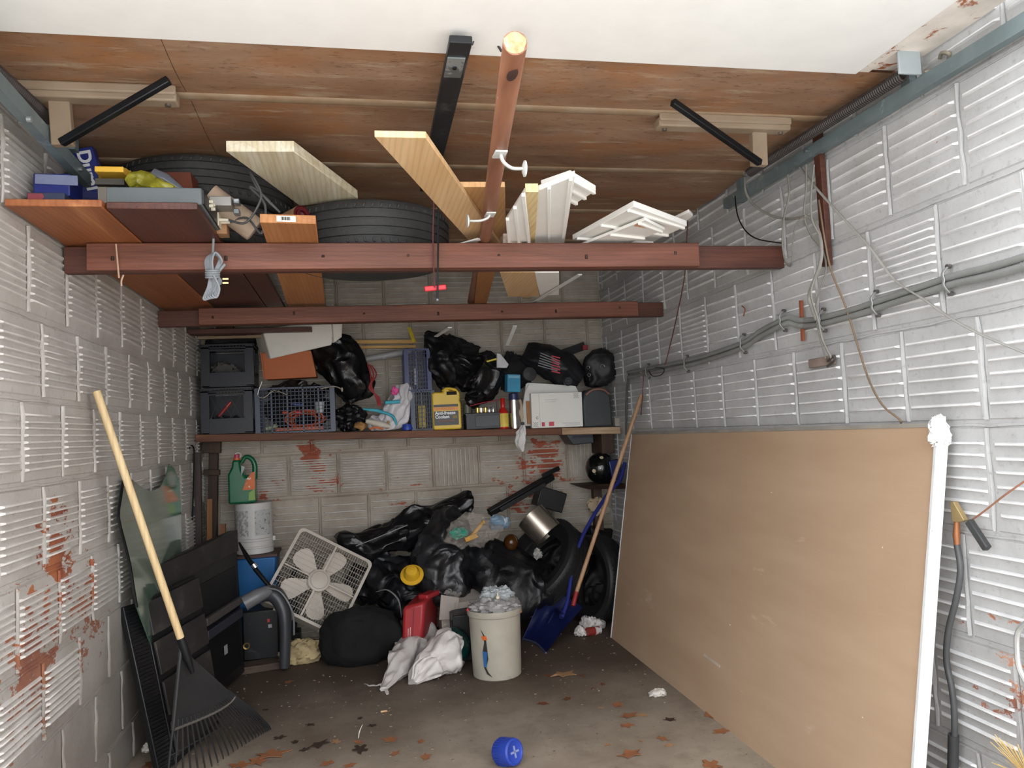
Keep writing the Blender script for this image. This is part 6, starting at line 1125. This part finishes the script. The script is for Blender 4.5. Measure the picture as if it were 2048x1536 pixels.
mb = MB(); yv = V((0, -.02, 0)); e = [b+yv*.1-N_*.001, c+yv*.1-N_*.001]; mb.bar(b+N_*.012+yv*.5, c+N_*.012+yv*.5, .012, .034, N_); part('bound_edge', mb, whe, wbt, bevel=.003)
part('edge_bead', MB().bar(b-N_*.006+yv*.2, c-N_*.006+yv*.2, .010, .006, N_), mat('grey_white_edge', 'c9cacb', .5), wbt)
part('far_edge', MB().bar(a-N_*.002, d-N_*.002, .008, .004, N_), mat('grey_white_edge', 'c9cacb', .5), wbt)
part('top_edge', MB().bar(a+V((0, 0, .002)), b+V((0, 0, .002)), .014, .004, N_), mat('dust_edge', '8f8a82', .8), wbt)
part('tape_blob', blob(b+V((-.005, -.01, -.02)), (.028, .022, .042), 171, .4, 5, .007, 20, n=32), mat('white_tape', 'f2f2f2', .5), wbt)
n_ = -N_*.0006
for (u, v, u2, v2, w_) in ((1408, 1309, 1440, 1333, .012),): p = onplane(u, v, a, N_); p2 = onplane(u2, v2, a, N_); part('white_scuff', MB().bar(p+n_, p2+n_, w_, .001, N_), mat('scuff_white', 'c0b2a4', .6), wbt)
for u, v in ((1543, 985), (1262, 925), (1765, 1095), (1725, 1435), (1460, 1250)): p = onplane(u, v, a, N_); part('chip', MB().ball(p, .003, 8), mat('scuff_white', 'c0b2a4', .6), wbt)
# conduits
cm = mat('painted_conduit', '8f918e', .42, vary=.1, metal=.2, obj=False)
def W_(u, v, o=0): return atX(u, v, XW-o)
path = [(1256, 750), (1285, 744), (1340, 733), (1390, 722), (1440, 707), (1490, 688), (1520, 668), (1550, 652), (1575, 640), (1598, 646), (1625, 645), (1660, 638), (1710, 624), (1760, 608), (1830, 585), (1900, 562), (1980, 543), (2060, 520)]
for k, lab in enumerate(('upper flexible steel conduit running along the right wall', 'lower flexible steel conduit running along the right wall')):
    t = thing('wall_conduit', lab, 'conduit', W_(1300, 745)); ps, _ = spline([W_(u, v+(k*2-1)*5*(1+max(0, (u-1500))/700), .014) for u, v in path], 24); R_ = [.0105+(.0014 if i % 2 else 0) for i in range(len(ps))]; part('armour', MB().tube(ps, R_, 10), cm, t)
for k, (u, v) in enumerate(((1300, 742), (1378, 727), (1492, 687), (1572, 641), (1652, 640), (1758, 607), (1903, 560))):
    o = thing('conduit_strap', ['small pipe strap on the conduits, farthest from the camera', 'pipe strap on the conduits, second from the far corner', 'pipe strap on the conduits, third from the far corner', 'pipe strap where the conduits bend down', 'pipe strap on the conduits right of the rusty rod', 'pipe strap on the conduits, second nearest to the camera', 'pipe strap on the conduits, nearest to the camera'][k], 'strap', W_(u, v), group='pipe straps on the right wall conduits')
    z_ = W_(u, v, 0); mb = MB(); mb.tube([z_+V((-.004, 0, .045)), z_+V((-.018, 0, .034)), z_+V((-.031, 0, .018)), z_+V((-.028, 0, 0)), z_+V((-.031, 0, -.016)), z_+V((-.018, 0, -.034)), z_+V((-.004, 0, -.045))], .006, 8, smooth=4, flat=.5); part('strap_band', mb, cm, o)
    for s in (-1, 1): part('screw', MB().cyl(z_+V((0, 0, s*.042)), z_+V((-.014, 0, s*.042)), .007, n=8), mat('dark_screw', '5e5a58', .5, metal=.4), o)
mb = MB(); mb.tube([W_(1258, 748, .02), W_(1253, 790, .02), W_(1252, 870, .02)], .008, 8, smooth=4); solo('drop_cable', mb, mat('dark_drop_cable', '4a4b4b', .5), 'dark cable dropping from the far end of the conduits', 'cable')
mb = MB(); mb.tube([W_(u, v, .03) for u, v in ((1310, 735), (1328, 738), (1322, 750), (1305, 752), (1298, 742))], .003, 6, smooth=5); solo('wire_loop', mb, bk, 'small black wire loop at the far end of the conduits', 'wire')
t = thing('wall_block', 'weathered wood scrap with a bent hook nailed to the right wall', 'block', W_(1640, 725)); part('wood_scrap', MB().bar(W_(1621, 728, .01), W_(1668, 719, .01), .02, .035), mat('weathered_brown', '84746a', .8, vary=.2), t, bevel=.003); part('hook', MB().tube([W_(1655, 722, .03), W_(1668, 712, .035), W_(1668, 722, .03), W_(1655, 733, .02)], .005, 8, smooth=4), MATS['dark_screw'], t)
solo('rusty_rod', MB().bar(W_(1602, 601, .012), W_(1606, 682, .012), .012, .012), mat('rust', '8a4f36', .8, vary=.2), 'rusty flat iron rod standing behind the conduits', 'rod')
solo('wall_strip', MB().bar(W_(1632, 225, .012), W_(1655, 532, .012), .04, .022, (1, 0, 0)), redw2, 'dark red wooden strip fixed upright on the right wall behind the track', 'strip', bevel=.002)
solo('wire_tie', MB().tube([W_(1484, 612, .01), W_(1490, 618, .014), W_(1487, 632, .012)], .003, 6, smooth=3), MATS['rust'], 'small rusty wire hook on the right wall left of the conduit bend', 'hook')
# hanging cables
gc = mat('flat_grey_cable', '8d8b85', .5, vary=.08, obj=False); bw = mat('brown_wire', '7a6652', .6); rw = mat('dark_red_wire', '5a302c', .6)
def cable(name, pts, r, m, lab, o=.04, flat=None): return solo(name, MB().tube([W_(u, v, o+.012*math.sin(i*1.3)) for i, (u, v) in enumerate(pts)], r, 8, smooth=8, flat=flat), m, lab, 'cable')
cable('hanging_cable', [(1600, 335), (1640, 385), (1690, 440), (1740, 495), (1790, 560), (1850, 600), (1900, 635), (1960, 668), (2055, 708)], .0062, gc, 'long grey flat cable sagging across the right wall to the frame edge', .03, .45)
cable('hanging_cable', [(1575, 350), (1578, 390), (1567, 440), (1565, 490), (1572, 525), (1584, 528), (1585, 490), (1592, 450), (1612, 432), (1632, 450), (1643, 490), (1640, 530), (1622, 575), (1618, 600), (1632, 640)], .0062, gc, 'grey flat cable looping down past the end of the first beam', .05, .45)
cable('hanging_cable', [(1612, 330), (1612, 380), (1608, 430), (1622, 470), (1645, 500), (1652, 540), (1640, 580), (1632, 610), (1636, 660), (1652, 718)], .0062, gc, 'grey flat cable hanging to the wooden wall block', .035, .45)
cable('hanging_cable', [(1628, 330), (1622, 390), (1624, 440), (1642, 480), (1640, 520), (1628, 560), (1622, 590), (1636, 640), (1645, 680), (1662, 715)], .0055, gc, 'second grey flat cable twisting down beside the dark red strip', .055, .45)
cable('hanging_cable', [(1490, 355), (1492, 385), (1510, 412), (1545, 432), (1580, 438), (1612, 432)], .0055, gc, 'grey cable swinging from the track to the loop', .04)
cable('thin_wire', [(1638, 400), (1648, 470), (1662, 540), (1690, 610), (1715, 690), (1738, 760), (1765, 810), (1798, 838), (1802, 848)], .0035, bw, 'thin brown wire hanging down to the top of the wallboard', .03)
cable('thin_wire', [(1470, 392), (1475, 430), (1490, 460), (1515, 478), (1562, 486)], .003, bk, 'thin black wire sagging to the end of the first beam', .05)
cable('thin_wire', [(1376, 435), (1372, 500), (1368, 560), (1352, 640), (1338, 700), (1330, 730)], .0032, rw, 'thin dark red wire hanging behind the beams on the right wall', .04)
cable('thin_wire', [(1288, 740), (1285, 790), (1282, 830)], .003, rw, 'thin dark wire hanging above the wooden pole', .03)
cable('thin_wire', [(2060, 955), (2010, 990), (1965, 1025), (1940, 1042)], .0028, mat('rusty_wire', '9a6a54', .6), 'thin rusty wire stretched to the spring clamp', .02)
# clamp with welding cable
t = thing('cable_clamp', 'brass ground clamp with black handle hung on the right wall, thick cable below', 'clamp', W_(1920, 1100)); brs = mat('dull_brass2', 'a59066', .45, metal=.35, vary=.15)
F = Matrix(((0, 0, -1, XW-.012), (-1, 0, 0, 0), (0, 1, 0, 0), (0, 0, 0, 1)))
def WP(u, v): p = W_(u, v, .012); return (-p.y, p.z)
mb = MB(F); mb.prism([WP(1909, 1003), WP(1916, 1002), WP(1938, 1040), WP(1930, 1044), WP(1914, 1043)], 0, .018); part('jaw', mb, brs, t, bevel=.002)
part('handle', MB().bar(W_(1938, 1042, .03), W_(1975, 1098, .035), .022, .02, (1, 0, 0)), mat('black_rubber', '3c3d3e', .5), t, bevel=.004)
part('copper_end', MB().tube([W_(1914, 1042, .02), W_(1913, 1070, .02), W_(1914, 1092, .02)], [.008, .011, .008], 10), mat('copper', 'a8704c', .4, metal=.5), t)
part('cable', MB().tube([W_(1914, 1090, .02), W_(1921, 1140, .025), W_(1912, 1200, .03), W_(1897, 1260, .03), W_(1893, 1320, .03), W_(1904, 1380, .03), W_(1909, 1440, .03), W_(1907, 1560, .03)], .0095, 12, smooth=8), mat('black_cable', '4a4b4c', .45), t)
part('sleeve', MB().tube([W_(1907, 1470, .03), W_(1905, 1570, .03)], .016, 12), mat('black_rubber', '3c3d3e', .5), t)
t = thing('armoured_cable', 'thin silver armoured cable curving at the right frame edge', 'cable', W_(2040, 1300)); ps, _ = spline([W_(2060, 1240, .02), W_(2037, 1262, .02), W_(2034, 1300, .02), (W_(2040, 1340, .02)), W_(2062, 1380, .02)], 16); part('armour', MB().tube(ps, [.007+(.001 if i % 2 else 0) for i in range(len(ps))], 8), mat('silver_armour', 'c8c8c6', .35, metal=.5), t)
mb = MB()
for i in range(60):
    a_ = random.uniform(-1.2, 1.2); p = atX(2062, 1560, 1.74); mb.tube([p, p+V((random.uniform(-.05, .02), random.uniform(-.05, .10), random.uniform(.0, .09)))], .0012, 4)
solo('straw_tuft', mb, mat('straw', 'c8a868', .7), 'tuft of straw bristles at the lower right frame corner', 'straw', kind='stuff')
mb = MB(); mb.tube([atZ(1842, 1525, .03), atZ(1852, 1505, .10)], .004, 6); 
# ---- blue cup on the floor
cpx = atZ(1015, 1530, 0); t = thing('blue_cup', 'scuffed cobalt blue plastic lid lying on its side on the floor in front', 'cup', cpx); cm2 = mat('cobalt_scuffed', '27409c', .35, vary=.08, spots=[('8a93b8', .66, 16)])
T = Matrix.Translation(V((cpx.x+.0, cpx.y, .052))) @ V((.55, -.78, .22)).to_track_quat('Z', 'Y').to_matrix().to_4x4()
mb = MB(T); mb.lathe([(0, -.045), (.035, -.045), (.047, -.04), (.052, -.03), (.053, .03), (.050, .043), (.042, .047), (.038, .044), (0, .044)], 36); bo = part('body', mb, cm2, t)
mb = MB(T); 
for i in range(28): a_ = 2*PI*i/28; mb.box((.0528*math.cos(a_), .0528*math.sin(a_), -.012), (.003, .003, .04), None)
part('grip_rib', mb, cm2, bo, kind='stuff'); part('end_cross', MB(T).box((0, 0, .0455), (.045, .008, .003)).box((0, 0, .0455), (.008, .045, .003)), mat('scuffed_lilac', '7f8ab4', .5), bo)
# ---- leaves and litter
lm = [mat('leaf_orange', '94603f', .7, vary=.2, scale=40), mat('leaf_brown', '6b4228', .7, vary=.2, scale=40), mat('leaf_tan', 'a07c58', .7, vary=.2, scale=40), mat('leaf_dark', '3a2a20', .8, vary=.2, scale=40)]
rnd = random.Random(11)
def leafmesh(k):
    mb = MB(); n = 15; pts = []; lobes = 5
    for i in range(n):
        t_ = 2*PI*i/n; r = .5*(1+.38*math.cos(lobes*t_+k)+.15*rnd.uniform(-1, 1)); pts.append((r*math.cos(t_), r*.7*math.sin(t_)))
    z = [.10*rnd.random()+.05*abs(p[1]) for p in pts]; vs = [(0, 0, .06)]+[(p[0], p[1], z[i]+.03) for i, p in enumerate(pts)]+[(0, 0, .03)]+[(p[0], p[1], z[i]) for i, p in enumerate(pts)]
    m_ = n+1; fs = [(0, 1+i, 1+(i+1) % n) for i in range(n)]+[(m_, m_+1+(i+1) % n, m_+1+i) for i in range(n)]+[(1+i, m_+1+i, m_+1+(i+1) % n, 1+(i+1) % n) for i in range(n)]; mb.add(vs, fs); return mb
leafms = {}
def where(u, v):
    h = 'left' if u < 700 else 'middle' if u < 1100 else 'right'; d_ = 'near the camera' if v > 1480 else 'halfway back' if v > 1400 else 'toward the back'; return h, d_
LV = [(1128, 1350, 42, 2), (1096, 1352, 18, 1), (1165, 1352, 14, 1), (1236, 1411, 26, 0), (1258, 1432, 32, 0), (1283, 1431, 20, 2), (1254, 1452, 24, 0), (1202, 1416, 10, 2), (1281, 1482, 10, 2), (1325, 1478, 22, 0), (1338, 1492, 18, 2), (1215, 1490, 14, 2), (1260, 1510, 38, 0), (1423, 1432, 30, 0), (1442, 1464, 28, 0), (1500, 1470, 26, 2), (1525, 1488, 34, 2), (1555, 1524, 26, 0), (1425, 1532, 40, 0), (1205, 1369, 14, 1), (1185, 1378, 10, 1), (1612, 1526, 36, 2), (577, 1365, 16, 0), (717, 1485, 20, 0), (780, 1480, 30, 0), (790, 1508, 20, 0), (842, 1484, 16, 0), (852, 1515, 24, 0), (672, 1484, 20, 2), (638, 1490, 34, 3), (590, 1485, 16, 3), (720, 1500, 34, 3), (620, 1450, 16, 3), (532, 1420, 12, 3), (545, 1510, 50, 0), (515, 1524, 36, 0), (655, 1528, 24, 0), (700, 1532, 22, 0), (610, 1500, 20, 3), (745, 1452, 16, 3), (720, 1437, 12, 3), (560, 1476, 20, 3), (773, 1424, 12, 2), (645, 1308, 14, 2), (1085, 1408, 20, 1), (1135, 1398, 18, 1), (480, 1532, 34, 0), (300, 1530, 30, 1), (350, 1522, 26, 0), (1340, 1440, 20, 3), (1062, 1545, 20, 1)]
for i, (u, v, s, c) in enumerate(LV):
    key = (i % 5, c)
    if key not in leafms: me_ = leafmesh(i % 5).mesh('leaf', lm[c]); leafms[key] = me_
    o = bpy.data.objects.new('fallen_leaf', leafms[key]); C.objects.link(o); p = atZ(u, v, 0); L_ = s/FPX*(p-CAM).length*.95; o.location = (p.x, p.y, .001); o.scale = (L_, L_, L_*.6); o.rotation_euler = (0, 0, rnd.uniform(0, 6.28))
    h, d_ = where(u, v); nb = ['orange', 'brown', 'tan', 'blackish'][c]; near = min(((abs(u-x_)+abs(v-y_)*2, nm) for x_, y_, nm in ((1020, 1500, 'the blue lid'), (990, 1365, 'the trash pail'), (830, 1370, 'the white bags'), (1580, 1536, 'the wallboard'), (450, 1480, 'the rake'), (1310, 1392, 'the white scrap'), (640, 1300, 'the cream bag'))))[1]
    side = 'left of' if u < {'the blue lid': 1020, 'the trash pail': 990, 'the white bags': 830, 'the wallboard': 1580, 'the rake': 450, 'the white scrap': 1310, 'the cream bag': 640}[near] else 'right of'
    tag(o, '%s %s dry leaf %s %s, %s' % ('large' if s > 28 else 'small' if s < 18 else 'medium', nb, side, near, d_), 'leaf', 'dry leaves scattered on the garage floor')
p = atZ(1315, 1392, 0); solo('paper_scrap', blob(V((p.x, p.y, .012)), (.04, .025, .016), 181, .4, 4, .006, 30, n=24, floor=.001), mat('tissue', 'c9c4bc', .7), 'white crumpled tissue scrap on the floor before the wallboard', 'paper')
p = atZ(1446, 1420, 0); solo('paper_scrap', blob(V((p.x, p.y, .008)), (.01, .008, .01), 182, .3, 4, .003, 40, n=16, floor=.001), MATS['tissue'], 'tiny white pebble-like scrap at the wallboard foot', 'paper')
p = atZ(300, 1492, 0); solo('paper_scrap', blob(V((-.95, 3.72, .02)), (.025, .025, .02), 183, .4, 4, .006, 30, n=24, floor=.001), MATS['tissue'], 'small white tissue ball beside the black slatted panel', 'paper')
p = atZ(717, 1478, 0); solo('feather', MB().tube([p+V((0, 0, .004)), p+V((.005, 0, .03)), p+V((.02, 0, .06))], [.002, .003, .001], 6, smooth=4), mat('pale_feather', 'cfcac2', .6), 'pale curled stem sticking up from a leaf in front', 'stem')
p = atZ(768, 1424, 0); solo('wood_chip', MB().box((p.x, p.y, .004), (.03, .008, .006)), palew, 'pale wood chip on the open floor', 'chip')
mb = MB()
for i in range(420):
    x = rnd.uniform(-.9, 1.5); y = rnd.gauss(4.2, .8); 
    if y > 5.3 or y < 2.0: continue
    s = rnd.uniform(.002, .007); mb.box((x, y, s*.4), (s*rnd.uniform(.6, 2), s, s*.7), None)
solo('grit', mb, mat('dirt_crumbs', '54463a', .9, col2='8a7c6a', scale=30, obj=False), 'scattered dirt crumbs over the whole garage floor', 'grit', kind='stuff')

# leaves that would read alike are told apart by their order from the left
by = {}
for o in C.objects:
    if o.name.startswith('fallen_leaf'): by.setdefault(o['label'], []).append(o)
ORD = ['leftmost', 'second from left', 'third from left', 'fourth from left', 'fifth from left', 'sixth from left']
for lab, os_ in by.items():
    if len(os_) > 1:
        os_.sort(key=lambda o: o.location.x/o.location.y)
        for k, o in enumerate(os_): o['label'] = lab+', '+ORD[k]
